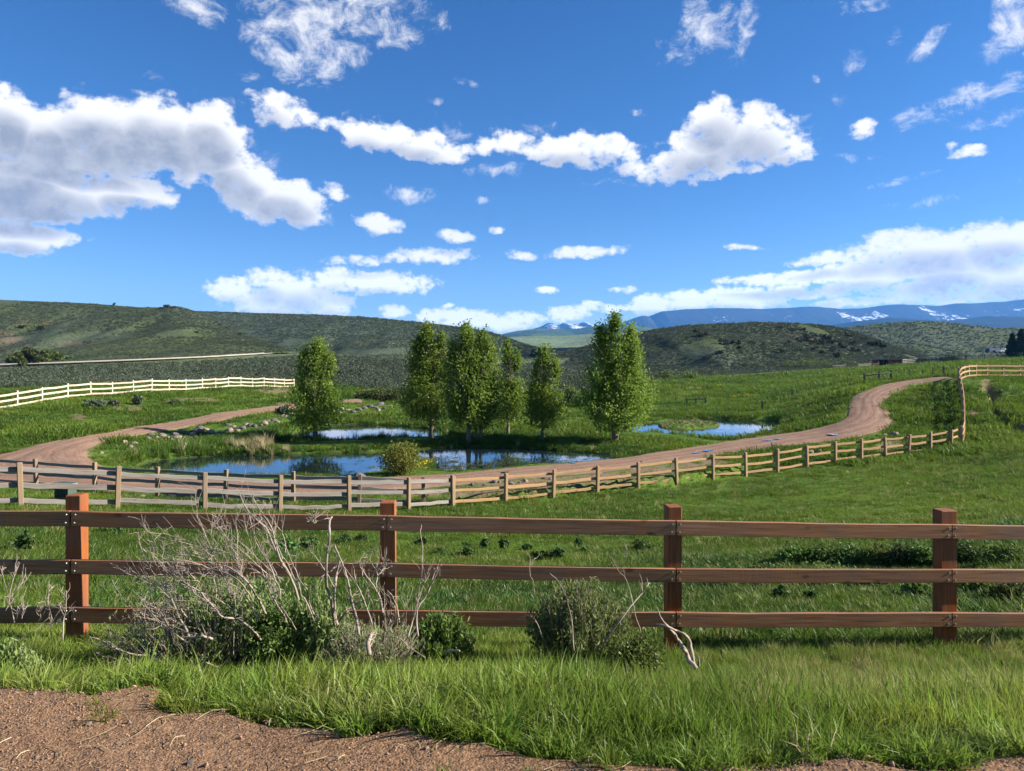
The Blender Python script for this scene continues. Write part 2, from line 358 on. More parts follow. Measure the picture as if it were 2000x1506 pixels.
# ------------------------------------------------------------------ the lie of the land
# heights along lines of sight fanned out from the viewpoint: u -> [(distance, height)], heights relative to the eye
def V(Y, v): return (Y, (H0 - v) * Y / F)
_near = lambda b, e: [(1.0, -1.66), (b, -1.66)]
COLS = {
 -600: [(1,-1.66),(3.5,-1.66),(4.2,-1.9),(5,-2.2),(6.9,-2.55),V(17,985),(24,-4.9),(29.5,-5.5),(31,-5.4),(36,-5.3),(44,-5.0),(55,-4.3),(72,-4.1),(100,-4.3),V(140,733),V(230,714)],
 0:    [(1,-1.66),(3.4,-1.66),(4.2,-2.1),(5,-2.42),(6.73,-2.64),V(19.7,987),(25,-4.85),(29,-5.45),(31,-5.35),V(36.5,896),V(45,848),V(56.5,800),V(72,775),V(90,760),V(140,735),V(230,714),V(300,708)],
 150:  [(1,-1.66),(3.45,-1.66),(4.2,-2.15),(5,-2.45),(6.73,-2.66),V(20.8,990),(25,-4.95),(28.6,-5.5),(31,-5.42),V(35,910),V(42.5,857),V(46,838),V(64.5,772),V(80,762),V(100,753),V(140,735),V(230,712),V(300,704)],
 300:  [(1,-1.66),(3.55,-1.66),(4.3,-2.1),(5,-2.38),(6.8,-2.68),V(22,994),(25.5,-5.1),(28.5,-5.6),(30,-5.5),(33,-5.6),(37,-6.02),(44,-5.75),V(51,834),V(53,829),V(60,803),V(73,763),V(85,757),V(110,748),V(180,724),V(260,706),V(300,700)],
 450:  [(1,-1.66),(3.35,-1.66),(4,-1.96),(5,-2.36),(6,-2.63),(6.85,-2.7),V(23.4,998),(26,-5.45),(28,-5.68),(30,-5.55),(33.5,-5.68),(37,-6.05),(46,-5.9),V(59,810),V(62,804),V(70,785),V(87,754.5),V(100,752),V(130,742),V(200,716),V(260,701),V(300,694)],
 600:  [(1,-1.66),(3.2,-1.66),(4,-1.96),(5,-2.36),(6,-2.63),(6.87,-2.73),V(24.8,999),(26.5,-5.6),(28,-5.72),(30.5,-5.6),(34,-5.72),(36,-6.05),(48,-5.95),(58,-5.95),V(65,816),V(70,797),V(74,788),V(80,780),V(95,762),V(120,750),V(200,716),V(260,701),V(330,690)],
 750:  [(1,-1.66),(3.15,-1.66),(4,-1.96),(5,-2.36),(6,-2.63),(6.9,-2.76),V(26.4,997),(28.5,-5.85),(30.5,-5.7),(34,-5.77),(36.5,-6.05),(50,-5.95),(62,-5.98),V(66,818),V(72,801),V(80,790),V(92,778),V(120,757),V(200,722),V(260,706),V(330,695)],
 900:  [(1,-1.66),(3.1,-1.66),(4,-1.96),(5,-2.36),(6,-2.63),(6.95,-2.79),V(29.2,992),(31,-6.1),(33.3,-5.87),(37,-5.90),(38.8,-6.1),(50,-5.95),(60,-6.0),(75,-6.05),V(92,786),V(120,766),V(180,740),V(260,720),V(400,705)],
 1050: [(1,-1.66),(2.95,-1.66),(4,-1.96),(5,-2.36),(6,-2.63),(7,-2.82),V(31.5,981),(33.3,-6.15),(35,-5.92),(39,-5.95),(40.5,-6.07),(51,-5.95),(60,-5.95),(75,-6.0),V(92,787),V(120,767),V(180,740),V(260,717),V(400,702)],
 1200: [(1,-1.66),(2.85,-1.66),(4,-1.96),(5,-2.36),(6,-2.63),(7.05,-2.84),V(33.6,963),(35.4,-6.15),(36.8,-5.95),(41.0,-5.98),(43,-6.05),(52,-5.95),(60,-5.97),(72,-5.95),V(92,785),V(130,759),V(180,742),V(230,731),V(300,722)],
 1350: [(1,-1.66),(2.75,-1.66),(4,-2.0),(5,-2.42),(6,-2.70),(7.1,-2.88),V(35.9,947),(37.7,-6.15),(39.2,-5.85),(45,-5.83),(48,-5.95),(56,-6),(66,-6),(72,-5.92),V(86,788),V(110,769),V(150,751),V(205,739),V(260,728)],
 1500: [(1,-1.66),(2.7,-1.66),(4,-2.0),(5,-2.42),(6,-2.70),(7.2,-2.9),V(38.5,931),(41,-6.0),(43,-5.68),(51,-5.66),(54,-5.8),(62,-5.95),(70,-5.75),V(82,786),V(110,765),V(150,748),V(210,735),V(300,724)],
 1600: [(1,-1.66),(2.7,-1.66),(4,-2.02),(5,-2.48),(6,-2.74),(7.24,-2.92),V(40.3,914),(43,-5.8),(45,-5.52),(53,-5.5),(57,-5.2),(64,-4.9),V(76,777),V(100,759),V(150,742),V(250,724),V(330,717)],
 1680: [(1,-1.66),(2.7,-1.66),(4,-2.02),(5,-2.48),(6,-2.75),(7.27,-2.93),V(41.8,905),(44.5,-5.6),(47,-5.25),V(51,825),V(56,800),V(63,772),V(68,757),V(72,748),V(80,743),V(110,734),V(200,723),V(330,714)],
 1780: [(1,-1.66),(2.7,-1.66),(4,-2.02),(5,-2.5),(6,-2.77),(7.3,-2.94),V(43.6,893),(48,-5.62),V(53,826),V(60,792),V(66,768),V(70,752),V(73,745),V(80,739),V(110,729),V(200,718),V(330,709)],
 1870: [(1,-1.66),(2.7,-1.66),(4,-2.02),(5,-2.5),(6,-2.77),(7.35,-2.95),(25,-5.0),(35,-5.6),V(45.6,880),V(52,832),V(58,783),V(64,748),V(68,738),V(73,733),V(80,728),V(120,718),V(200,711),V(330,704)],
 2000: [(1,-1.66),(2.7,-1.66),(4,-2.02),(5,-2.5),(6,-2.77),(7.4,-2.97),V(15,1060),V(25,965),V(35,903),V(45,848),V(55,797),V(65,757),V(73,737),V(80,731),V(100,721),V(200,705),V(330,696)],
 2700: [(1,-1.66),(2.7,-1.66),(4,-2.02),(5,-2.5),(6,-2.77),(7.6,-3.0),V(15,1060),V(25,960),V(35,890),V(45,835),V(55,785),V(65,748),V(80,725),V(100,715),V(200,700),V(330,690)],
}
ZW = -6.1                                             # level of the pond water
def at_level(pts, z=ZW):
    return [((u-U0)/F * (-z*F/(v-H0)), -z*F/(v-H0)) for u, v in pts]
POND_FRONT = at_level([(262,915),(290,902),(330,897),(420,891),(500,890),(560,888),(640,886),(720,884),(760,882),(830,877),(900,874),(1000,875),(1100,881),(1180,887),(1214,890),
                       (1204,897),(1105,905),(1050,908),(1000,913),(960,917),(895,924),(860,922),(835,908),(815,905),(770,914),(740,921),(690,929),(645,936),(560,936),(460,933),(380,932),(310,927)])
POND_BACK = at_level([(524,862),(560,849),(595,839),(640,831),(700,829),(760,831),(810,834),(850,839),(870,846),(862,852),(800,856),(720,860),(620,864),(560,865)])
POND_RIGHT = at_level([(1190,842),(1235,829),(1290,824),(1330,820),(1380,819),(1440,821),(1490,822),(1528,826),(1526,841),(1500,848),(1470,856),(1440,862),(1400,861),(1340,852),(1280,846),(1225,843)])
ISLAND = at_level([(1284,832),(1300,827),(1340,825),(1385,826),(1404,831),(1390,836),(1340,840),(1300,837)])
POND_FRONT, POND_BACK, POND_RIGHT, ISLAND = [np.array(smooth_line(p + [p[0]], 3)[:-1]) for p in (POND_FRONT, POND_BACK, POND_RIGHT, ISLAND)]

LY0, LY1 = math.log(1.0), math.log(300.0)
NU, NY = 441, 620
gu = np.linspace(-640, 2640, NU); gl = np.linspace(LY0, LY1, NY); gY = np.exp(gl)
_tab = np.array([np.interp(gl, np.log([p[0] for p in COLS[u]]), [p[1] for p in COLS[u]]) for u in sorted(COLS)])
GZ = np.array([np.interp(gu, sorted(COLS), _tab[:, j]) for j in range(NY)]).T      # (NU, NY)
def _blur(a, s, ax):
    k = np.exp(-0.5 * (np.arange(-3*s, 3*s+1)/s)**2); k /= k.sum()
    p = np.pad(a, [(3*s, 3*s) if i == ax else (0, 0) for i in range(2)], mode='edge')
    return np.apply_along_axis(lambda r: np.convolve(r, k, 'valid'), ax, p)
GZ = _blur(_blur(GZ, 5, 0), 3, 1)
GX = (gu[:, None] - U0)/F * gY[None]; GYY = np.broadcast_to(gY[None], GX.shape)
GZ = GZ + 0.05*fbm(GX*0.9, GYY*0.9, 3)*np.clip((GYY-7)/8, 0, 1) + 0.12*fbm(GX*0.22+9, GYY*0.22, 3)*np.clip((GYY-50)/40, 0, 1)
GZ = GZ + 0.035*fbm(GX*3+3, GYY*3, 3)*np.clip((GYY-3.2)/0.8, 0, 1)*np.clip((8-GYY)/2, 0, 1)

def Z0(x, y):
    """height of the ground sheet"""
    x = np.asarray(x, float); y = np.maximum(np.asarray(y, float), 1.001)
    a = np.clip((U0 + F*x/y - gu[0])/(gu[1]-gu[0]), 0, NU-1.001); b = np.clip((np.log(y)-LY0)/(gl[1]-gl[0]), 0, NY-1.001)
    i = a.astype(int); j = b.astype(int); fa = a-i; fb = b-j
    return (GZ[i,j]*(1-fa)+GZ[i+1,j]*fa)*(1-fb)+(GZ[i,j+1]*(1-fa)+GZ[i+1,j+1]*fa)*fb
Z = Z0
_hY = np.exp(np.linspace(math.log(2.0), math.log(299), 4000))
def hit(u, v, ymin=2.0):
    """where the line of sight through photo point (u, v) meets the ground"""
    x = (u-U0)/F*_hY
    vv = H0 - F*Z(x, _hY)/_hY
    k = np.nonzero((vv <= v) & (_hY >= ymin))[0]
    k = k[0] if len(k) else len(_hY)-1
    y = _hY[k]
    return Vector(((u-U0)/F*y, y, float(Z((u-U0)/F*y, y))))
def at(u, v, Y): return Vector(((u-U0)/F*Y, Y, (H0-v)/F*Y))

# ponds sink into the sheet, banks rise round them
_s = np.minimum(np.minimum(sdf(POND_FRONT, GX, GYY), sdf(POND_BACK, GX, GYY)), np.maximum(sdf(POND_RIGHT, GX, GYY), -sdf(ISLAND, GX, GYY)))
_in = ZW - 0.04 - 0.45*np.minimum(-_s, 1.5)
_out = np.clip(GZ, ZW + 0.05 + 0.12*np.minimum(_s, 1.5), ZW + 0.12 + 0.4*np.abs(_s))
GZ = np.where(_s < 0, _in, np.where(_s < 7, _out, GZ))
POND_S = _s

# eroded gully on the slope at the right edge
_vp = H0 - F*GZ/GYY; _uu = gu[:, None]*np.ones_like(GZ)
GULLY = [(1924,748),(1932,756),(1941,765),(1946,785),(1949,803),(1960,820),(1985,834),(2020,846)]
GULLY_D = np.full(GZ.shape, 99.0)
_m = (_uu > 1880) & (_uu < 2050) & (_vp > 725) & (_vp < 865) & (GYY > 40)
GULLY_D[_m] = dist_line(GULLY, _uu[_m] + 5*fbm(GX[_m]*0.9, GYY[_m]*0.9, 3), _vp[_m], False)
GZ = GZ - 0.75*np.exp(-(GULLY_D/9.0)**2)*np.clip((_vp-742)/14, 0, 1)

# dirt road: pairs of photo points (far or outer edge, near or inner edge), dropped onto the ground
R_A = [((880,927),(880,950)),((1000,915),(1000,938)),((1100,907),(1100,930)),((1200,897.5),(1200,921)),((1300,882),(1300,907)),((1400,867),(1400,892)),((1500,852),(1500,879)),((1590,838),(1590,866)),
       ((1640,825),(1672,855)),((1656,812),(1728,838)),((1658,797),(1743,820)),((1660,783),(1734,802)),((1678,769),(1722,788)),((1705,758),(1745,770)),((1740,749),(1780,758)),((1785,742),(1822,747)),((1840,737),(1868,741))]
R_B = [((880,927),(880,950)),((800,931),(800,956)),((700,936),(700,962)),((560,938),(560,966)),((430,936),(430,966)),((300,931),(300,963)),((215,918),(170,958)),((180,900),(20,950)),((170,886),(-130,935)),
       ((182,873),(-70,905)),((215,862),(30,882)),((260,853),(90,866)),((330,841),(170,852)),((430,823),(280,832)),((520,807),(390,814.5)),((575,799),(500,798)),((640,792),(610,788)),((712,787),(700,779.5))]
def road_edges(R):
    a = np.array([hit(*p[0])[:2] for p in R]); b = np.array([hit(*p[1])[:2] for p in R])
    return smooth_line(a, 10), smooth_line(b, 10)
RA = road_edges(R_A); RB = road_edges(R_B)
ROAD_POLY = [np.vstack([e[0], e[1][::-1]]) for e in (RA, RB)]
_r = np.minimum(sdf(ROAD_POLY[0], GX, GYY), sdf(ROAD_POLY[1], GX, GYY))
ROAD_S = _r
GZ_R = GZ.copy()
GZ = GZ - 0.10*np.clip(-_r/0.35, 0, 1)
def _bil(A):
    def f(x, y):
        x = np.asarray(x, float); y = np.maximum(np.asarray(y, float), 1.001)
        a = np.clip((U0 + F*x/y - gu[0])/(gu[1]-gu[0]), 0, NU-1.001); b = np.clip((np.log(y)-LY0)/(gl[1]-gl[0]), 0, NY-1.001)
        i = a.astype(int); j = b.astype(int); fa = a-i; fb = b-j
        return (A[i,j]*(1-fa)+A[i+1,j]*fa)*(1-fb)+(A[i,j+1]*(1-fa)+A[i+1,j+1]*fa)*fb
    return f
road_s = _bil(ROAD_S); pond_s = _bil(POND_S); gully_d = _bil(GULLY_D); Zroad = _bil(GZ_R)

# where the bare dirt of the pull-out ends, as photo points on the flat dirt
DIRT_Z = -1.6
DIRT_EDGE = [(-700,1345),(-200,1345),(0,1346),(100,1353),(180,1363),(215,1352),(245,1341),(300,1334),(318,1345),(300,1372),(330,1385),(400,1388),(440,1382),(480,1398),(540,1408),(600,1414),(690,1432),(750,1420),(790,1408),(830,1426),(870,1436),(950,1438),(1000,1448),(1050,1464),(1120,1474),(1200,1484),(1320,1494),(1480,1492),(1560,1480),(1640,1472),(1700,1478),(1760,1494),(1850,1490),(1930,1464),(2000,1456),(2200,1490),(2700,1500)]
_de = np.array(DIRT_EDGE, float)
DE_Y = -DIRT_Z*F/(_de[:,1]-H0); DE_X = (_de[:,0]-U0)/F*DE_Y
_o = np.argsort(DE_X)
def dirt_edge(x): return np.interp(x, DE_X[_o], DE_Y[_o])

# rows of the water's near edge as the photo shows it: growth in front of it stays below
def water_edge(u):
    e = np.full(np.shape(u), -1e3), np.full(np.shape(u), -1e3), np.full(np.shape(u), -1e3)
    a = np.interp(u, [526,560,620,720,800,862,870], [862,865,864,860,856,852,846]); a = np.where((u > 530) & (u < 875), a, -1e3)
    b = np.interp(u, [1202,1225,1280,1340,1400,1440,1470,1500,1518,1524], [841,843,846,852,861,862,856,848,840,828]); b = np.where((u > 1200) & (u < 1526), b, -1e3)
    c = np.interp(u, [268,310,380,460,560,645,690,740,835,895,960,1050,1105,1200], [914,927,932,933,936,936,929,921,925,924,917,908,903,895]); c = np.where((u > 266) & (u < 1203), c, -1e3)
    return a, b, c
def max_height(x, y):
    u = U0 + F*x/y; v = H0 - F*Z(x, y)/y; h = np.full(np.shape(x), 9.0)
    for e in water_edge(u):
        k = (v > e - 2) & (v < e + 42)
        h = np.where(k, np.minimum(h, np.maximum((v-e-2.5)*y/F, 0.06)), h)
    return h

# ---- material zones of the ground sheet, 0..1 per vertex
sage_edge = np.interp(gu, [-640,0,180,300,450,600,700,780,900,1000,1150,1250,1320,1420,1560,1700,2640],
                          [95, 92, 98, 104,120,118,112,112,108,112,120,140,205,225,260,330,400])[:, None]
SAGE = np.clip((GYY - sage_edge*(1+0.12*fbm(GX*0.05, GYY*0.05, 3)))/6 + 0.5, 0, 1)
ground_me = None
def build_ground():
    v = np.stack([GX, GYY, GZ], -1).reshape(-1, 3)
    i = np.arange(NU-1)[:, None]*NY; j = np.arange(NY-1)[None]
    q = np.stack([i+j, i+NY+j, i+NY+j+1, i+j+1], -1).reshape(-1, 4)
    me = mesh_np('ground', v, q, [MAT['ground']], True)
    set_attr(me, 'sage', SAGE.ravel())
    set_attr(me, 'road', np.clip(0.5 - ROAD_S/0.8, 0, 1).ravel())
    set_attr(me, 'mud', np.clip(0.6 - POND_S/0.9, 0, 1).ravel())
    # bare patches: scars on the slopes, the ditch at the right, the worn strip behind the fence
    bare = np.zeros(GX.shape)
    for (u, vv, du, dv) in BARE:
        vp = H0 - F*GZ/GYY
        e = ((gu[:, None]-u)/du)**2 + ((vp-vv)/dv)**2
        bare = np.maximum(bare, np.clip(1.25 - e, 0, 1))
    bare = np.maximum(bare, np.clip(1.5-GULLY_D/10.0, 0, 1))
    set_attr(me, 'bare', bare.ravel())
    o = link('ground', me)
    return tag(o, 'grassy ground sloping down to the ponds and on to the sage flats', 'ground', kind='structure')
BARE = [(155,815,18,7),(262,800,26,7),(225,798,16,5),(540,764,40,9),(555,790,20,6),(380,782,60,6),(1985,838,34,8),(1903,806,16,8),
        (1470,1228,45,8),(1700,1228,75,12),(1640,1232,40,7),(1740,872,40,12),(920,960,50,14),(980,953,50,14),(1040,946,50,15),(1100,938,50,15),(1160,931,50,15),(1220,924,50,15),(1280,917,50,15),(1335,911,45,13),(1390,903,40,8),(820,962,60,10),(990,945,70,9)]
# ------------------------------------------------------------------ materials
MAT = {}
class NT:
    def __init__(s, name):
        s.m = bpy.data.materials.new(name); s.m.use_nodes = True
        s.t = s.m.node_tree; s.t.nodes.clear(); s.N = s.t.nodes; s.L = s.t.links
        s.out = s.N.new('ShaderNodeOutputMaterial'); MAT[name] = s.m
    def n(s, kind, ins=None, **kw):
        x = s.N.new('ShaderNode' + kind)
        for k, v in kw.items(): setattr(x, k, v)
        for k, v in (ins or {}).items(): s.put(x.inputs[k], v)
        return x
    def put(s, sock, v):
        if hasattr(v, 'is_output') and v.is_output: s.L.new(v, sock)
        elif isinstance(v, bpy.types.Node): s.L.new(v.outputs[0], sock)
        elif isinstance(v, (tuple, list)) and len(v) == 3 and sock.type == 'RGBA': sock.default_value = (*v, 1)
        else: sock.default_value = v
    def coord(s, kind='Object', scale=(1,1,1), loc=(0,0,0), rot=(0,0,0)):
        tc = s.n('TexCoord'); src = tc.outputs[kind]
        return s.n('Mapping', {'Vector': src, 'Scale': scale, 'Location': loc, 'Rotation': rot})
    def pos(s, scale=(1,1,1)):
        g = s.n('NewGeometry')
        return s.n('Mapping', {'Vector': g.outputs['Position'], 'Scale': scale})
    def noise(s, vec, scale, detail=4, rough=0.55, dist=0.0):
        return s.n('TexNoise', {'Vector': vec, 'Scale': scale, 'Detail': detail, 'Roughness': rough, 'Distortion': dist}).outputs['Fac']
    def ramp(s, fac, stops, interp='LINEAR'):
        r = s.n('ValToRGB', {'Fac': fac}); cr = r.color_ramp; cr.interpolation = interp
        while len(cr.elements) < len(stops): cr.elements.new(0.5)
        for e, (p, c) in zip(cr.elements, stops):
            e.position = p; e.color = (*c, 1) if len(c) == 3 else c
        return r.outputs[0]
    def mix(s, fac, a, b, mode='MIX'):
        x = s.n('Mix', data_type='RGBA', blend_type=mode)
        s.put(x.inputs[0], fac); s.put(x.inputs[6], a); s.put(x.inputs[7], b)
        return x.outputs[2]
    def math(s, op, a, b=0.0, c=None, clamp=False):
        x = s.n('Math', operation=op, use_clamp=clamp); s.put(x.inputs[0], a); s.put(x.inputs[1], b)
        if c is not None: s.put(x.inputs[2], c)
        return x.outputs[0]
    def attr(s, name): return s.n('Attribute', attribute_name=name).outputs['Fac']
    def rand(s): return s.n('ObjectInfo').outputs['Random']
    def bump(s, h, strength=0.5, dist=0.02):
        return s.n('Bump', {'Height': h, 'Strength': strength, 'Distance': dist}).outputs[0]
    def principled(s, color, rough=0.8, normal=None, spec=0.3, **kw):
        p = s.n('BsdfPrincipled'); s.put(p.inputs['Base Color'], color); s.put(p.inputs['Roughness'], rough)
        p.inputs['Specular IOR Level'].default_value = spec
        for k, v in kw.items(): s.put(p.inputs[k.replace('_', ' ')], v)
        if normal is not None: s.L.new(normal, p.inputs['Normal'])
        s.L.new(p.outputs[0], s.out.inputs['Surface']); return p
    def leafy(s, color, trans=0.35, tcol=None, gloss=0.012):
        d = s.n('BsdfDiffuse', {'Color': color}); t = s.n('BsdfTranslucent', {'Color': tcol if tcol is not None else color})
        m = s.n('MixShader', {0: trans, 1: d.outputs[0], 2: t.outputs[0]})
        if gloss:
            g = s.n('BsdfGlossy', {'Color': (1,1,1), 'Roughness': 0.45})
            m = s.n('MixShader', {0: gloss, 1: m.outputs[0], 2: g.outputs[0]})
        s.L.new(m.outputs[0], s.out.inputs['Surface'])

def hsv(nt, color, h=0.5, s=1.0, v=1.0):
    x = nt.n('HueSaturation'); nt.put(x.inputs['Color'], color)
    for k, val in (('Hue', h), ('Saturation', s), ('Value', v)): nt.put(x.inputs[k], val)
    return x.outputs[0]

def grass_mat(name, dark, light, dry, patch=0.35, trans=0.35, fine=2.2, drybias=0.62, vary=1.0):
    nt = NT(name)
    p = nt.pos()
    big = nt.noise(p, patch, 3, 0.6); small = nt.noise(p, fine, 2)
    c = nt.mix(nt.ramp(big, [(0.35,(0,0,0)),(0.65,(1,1,1))]), dark, light)
    c = nt.mix(nt.math('MULTIPLY', nt.ramp(small, [(drybias,(0,0,0)),(drybias+0.16,(1,1,1))]), 0.5), c, dry)
    r = nt.rand()
    c = hsv(nt, c, nt.math('MULTIPLY_ADD', r, 0.04*vary, 0.5-0.02*vary), 1.0, nt.math('MULTIPLY_ADD', r, 0.55*vary, 1.0-0.28*vary))
    nt.leafy(c, trans)
    return nt.m

def wood_mat(name, light, dark, grain_axis=0, weather=None, wfac=0.0, scale=1.0, rough=0.75, knots=True, saw=0.0):
    nt = NT(name)
    sc = [14, 14, 14]; sc[grain_axis] = 0.7
    oi = nt.n('ObjectInfo')
    tc = nt.n('TexCoord')
    off = nt.n('VectorMath', {0: oi.outputs['Random'], 1: (31.0, 17.0, 23.0)}, operation='MULTIPLY')
    vec = nt.n('VectorMath', {0: tc.outputs['Object'], 1: off.outputs[0]}, operation='ADD')
    m = nt.n('Mapping', {'Vector': vec.outputs[0], 'Scale': tuple(x*scale for x in sc)})
    g1 = nt.noise(m, 2.2, 5, 0.65, 0.9)
    sc2 = [40, 40, 40]; sc2[grain_axis] = 1.2
    m2 = nt.n('Mapping', {'Vector': vec.outputs[0], 'Scale': tuple(x*scale for x in sc2)})
    g2 = nt.noise(m2, 2.0, 3, 0.6, 0.3)
    blot = nt.noise(nt.n('Mapping', {'Vector': vec.outputs[0], 'Scale': (2.2,2.2,2.2)}), 1.3, 3)
    f = nt.math('ADD', nt.math('MULTIPLY', g1, 0.6), nt.math('MULTIPLY', g2, 0.4))
    c = nt.mix(nt.ramp(f, [(0.36,(0,0,0)),(0.62,(1,1,1))]), dark, light)
    c = hsv(nt, c, 0.5, nt.math('MULTIPLY_ADD', blot, 0.5, 0.75), nt.math('MULTIPLY_ADD', blot, 0.7, 0.65))
    c = hsv(nt, c, 0.5, 1.0, nt.math('MULTIPLY_ADD', oi.outputs['Random'], 0.3, 0.85))
    h = f
    if saw:
        sm = [0.01, 0.01, 0.01]; sm[grain_axis] = 60
        w = nt.noise(nt.n('Mapping', {'Vector': vec.outputs[0], 'Scale': tuple(sm)}), 3.0, 1)
        lg = nt.noise(nt.n('Mapping', {'Vector': vec.outputs[0], 'Scale': (1.1,1.1,1.1)}), 1.0, 1)
        k = nt.math('MULTIPLY', nt.ramp(w, [(0.52,(0,0,0)),(0.6,(1,1,1))]), nt.math('MULTIPLY', nt.ramp(lg, [(0.45,(0,0,0)),(0.6,(1,1,1))]), saw))
        c = nt.mix(k, c, light)
    if knots:
        vo = nt.n('TexVoronoi', {'Vector': nt.n('Mapping', {'Vector': vec.outputs[0], 'Scale': tuple(1.0 if i != grain_axis else 0.45 for i in range(3))}), 'Scale': 5.0})
        kf = nt.ramp(vo.outputs['Distance'], [(0.05,(1,1,1)),(0.13,(0,0,0))])
        c = nt.mix(nt.math('MULTIPLY', kf, 0.75), c, tuple(x*0.35 for x in dark))
    if weather is not None:
        wn = nt.noise(m, 1.1, 3)
        c = nt.mix(nt.math('MULTIPLY', nt.ramp(wn, [(0.3,(0,0,0)),(0.6,(1,1,1))]), wfac), c, weather)
    nt.principled(c, rough, nt.bump(h, 0.35, 0.006), 0.25)
    return nt.m

def build_materials():
    # ---- ground sheet
    nt = NT('ground')
    p = nt.pos()
    n1 = nt.noise(p, 0.09, 4, 0.6); n2 = nt.noise(p, 0.6, 4, 0.65); n3 = nt.noise(p, 7.0, 3, 0.7)
    grass = nt.mix(nt.ramp(n1, [(0.38,(0,0,0)),(0.62,(1,1,1))]), (0.042,0.090,0.012), (0.085,0.155,0.018))
    grass = nt.mix(nt.math('MULTIPLY', nt.ramp(n2, [(0.5,(0,0,0)),(0.7,(1,1,1))]), 0.5), grass, (0.11,0.15,0.03))
    grass = hsv(nt, grass, 0.5, 1.0, nt.math('MULTIPLY_ADD', n3, 1.2, 0.4))
    sage = nt.mix(n2, (0.050,0.066,0.034), (0.082,0.09,0.06))
    sage = hsv(nt, sage, 0.5, 1.0, nt.math('MULTIPLY_ADD', n3, 0.8, 0.6))
    c = nt.mix(nt.attr('sage'), grass, sage)
    soil = nt.mix(n3, (0.13,0.085,0.055), (0.25,0.175,0.12))
    c = nt.mix(nt.math('MULTIPLY', nt.attr('bare'), nt.ramp(n2, [(0.3,(0.3,0.3,0.3)),(0.6,(1,1,1))])), c, soil)
    c = nt.mix(nt.math('MULTIPLY', nt.attr('road'), 1.0), c, soil)
    c = nt.mix(nt.ramp(nt.attr('mud'), [(0.4,(0,0,0)),(0.8,(1,1,1))]), c, (0.035,0.03,0.02))
    h = nt.math('ADD', nt.math('MULTIPLY', n2, 0.6), nt.math('MULTIPLY', n3, 0.25))
    nt.principled(c, 0.95, nt.bump(h, 0.9, 0.25), 0.1)
    # ---- hills
    def hill(name, lo, hi, olive, soil, sc=1.0):
        nt = NT(name); p = nt.pos()
        n1 = nt.noise(p, 0.012*sc, 5, 0.6); n2 = nt.noise(p, 0.06*sc, 5, 0.65); n3 = nt.noise(p, 0.45*sc, 4, 0.75)
        c = nt.mix(n2, lo, hi)
        c = nt.mix(nt.math('MULTIPLY', nt.ramp(n1, [(0.46,(0,0,0)),(0.6,(1,1,1))]), 0.8), c, olive)
        c = nt.mix(nt.math('MULTIPLY', nt.ramp(n2, [(0.60,(0,0,0)),(0.72,(1,1,1))]), 0.6), c, soil)
        sp = nt.ramp(n3, [(0.38,(0,0,0)),(0.62,(1,1,1))])
        c = hsv(nt, c, 0.5, 1.0, nt.math('MULTIPLY_ADD', sp, 0.5, 0.70))
        c = nt.mix(nt.math('MULTIPLY', nt.attr('bare'), 0.75), c, (0.17,0.12,0.085))
        nt.principled(c, 0.95, nt.bump(nt.math('ADD', n3, nt.math('MULTIPLY', n2, 1.5)), 0.6, 1.6/sc), 0.05)
    hill('sage_hill', (0.046,0.066,0.038), (0.090,0.115,0.074), (0.066,0.090,0.028), (0.082,0.080,0.050))
    hill('valley_grass', (0.12,0.17,0.075), (0.18,0.22,0.10), (0.10,0.15,0.07), (0.14,0.16,0.09), 0.12)
    hill('forest_ridge', (0.030,0.060,0.030), (0.06,0.10,0.045), (0.11,0.15,0.06), (0.05,0.08,0.04), 0.06)
    nt = NT('mountain'); p = nt.pos()
    n1 = nt.noise(p, 0.0012, 6, 0.62); n2 = nt.noise(p, 0.011, 6, 0.75)
    c = nt.mix(nt.ramp(n1, [(0.42,(0,0,0)),(0.6,(1,1,1))]), (0.012,0.024,0.018), (0.026,0.034,0.024))
    c = nt.mix(nt.attr('rock'), c, (0.05,0.05,0.05))
    sn = nt.math('ADD', nt.attr('snow'), nt.math('MULTIPLY', nt.math('SUBTRACT', n2, 0.60), 4.5))
    c = nt.mix(nt.ramp(sn, [(0.46,(0,0,0)),(0.56,(1,1,1))]), c, (0.62,0.68,0.76))
    nt.principled(c, 0.9, None, 0.05)
    # ---- roads and dirt
    nt = NT('road_dirt'); p = nt.pos()
    n1 = nt.noise(p, 0.5, 4, 0.6); n2 = nt.noise(p, 9.0, 4, 0.7)
    c = nt.mix(n1, (0.19,0.112,0.075), (0.27,0.168,0.115))
    trk = nt.attr('track')
    st = nt.n('CombineXYZ', {0: nt.attr('across'), 1: nt.attr('along')})
    sn = nt.noise(nt.n('Mapping', {'Vector': st, 'Scale': (9.0, 0.22, 1.0)}), 1.0, 5, 0.65, 0.4)
    sn2 = nt.noise(nt.n('Mapping', {'Vector': st, 'Scale': (34.0, 0.5, 1.0)}), 1.0, 4, 0.6)
    c = nt.mix(nt.ramp(sn, [(0.40,(0,0,0)),(0.62,(1,1,1))]), c, (0.26,0.175,0.128))
    c = nt.mix(nt.math('MULTIPLY', nt.ramp(sn2, [(0.48,(0,0,0)),(0.66,(1,1,1))]), 0.7), c, (0.14,0.085,0.058))
    c = nt.mix(nt.math('MULTIPLY', trk, nt.math('MULTIPLY', sn2, 1.0)), c, (0.13,0.082,0.058))
    c = hsv(nt, c, 0.5, 1.0, nt.math('MULTIPLY_ADD', n2, 0.7, 0.65))
    c = nt.mix(nt.ramp(nt.math('ADD', nt.attr('verge'), nt.math('MULTIPLY', nt.math('SUBTRACT', nt.noise(p, 1.6, 4, 0.7), 0.5), 1.4)), [(0.55,(0,0,0)),(0.75,(1,1,1))]), c, (0.07,0.10,0.025))
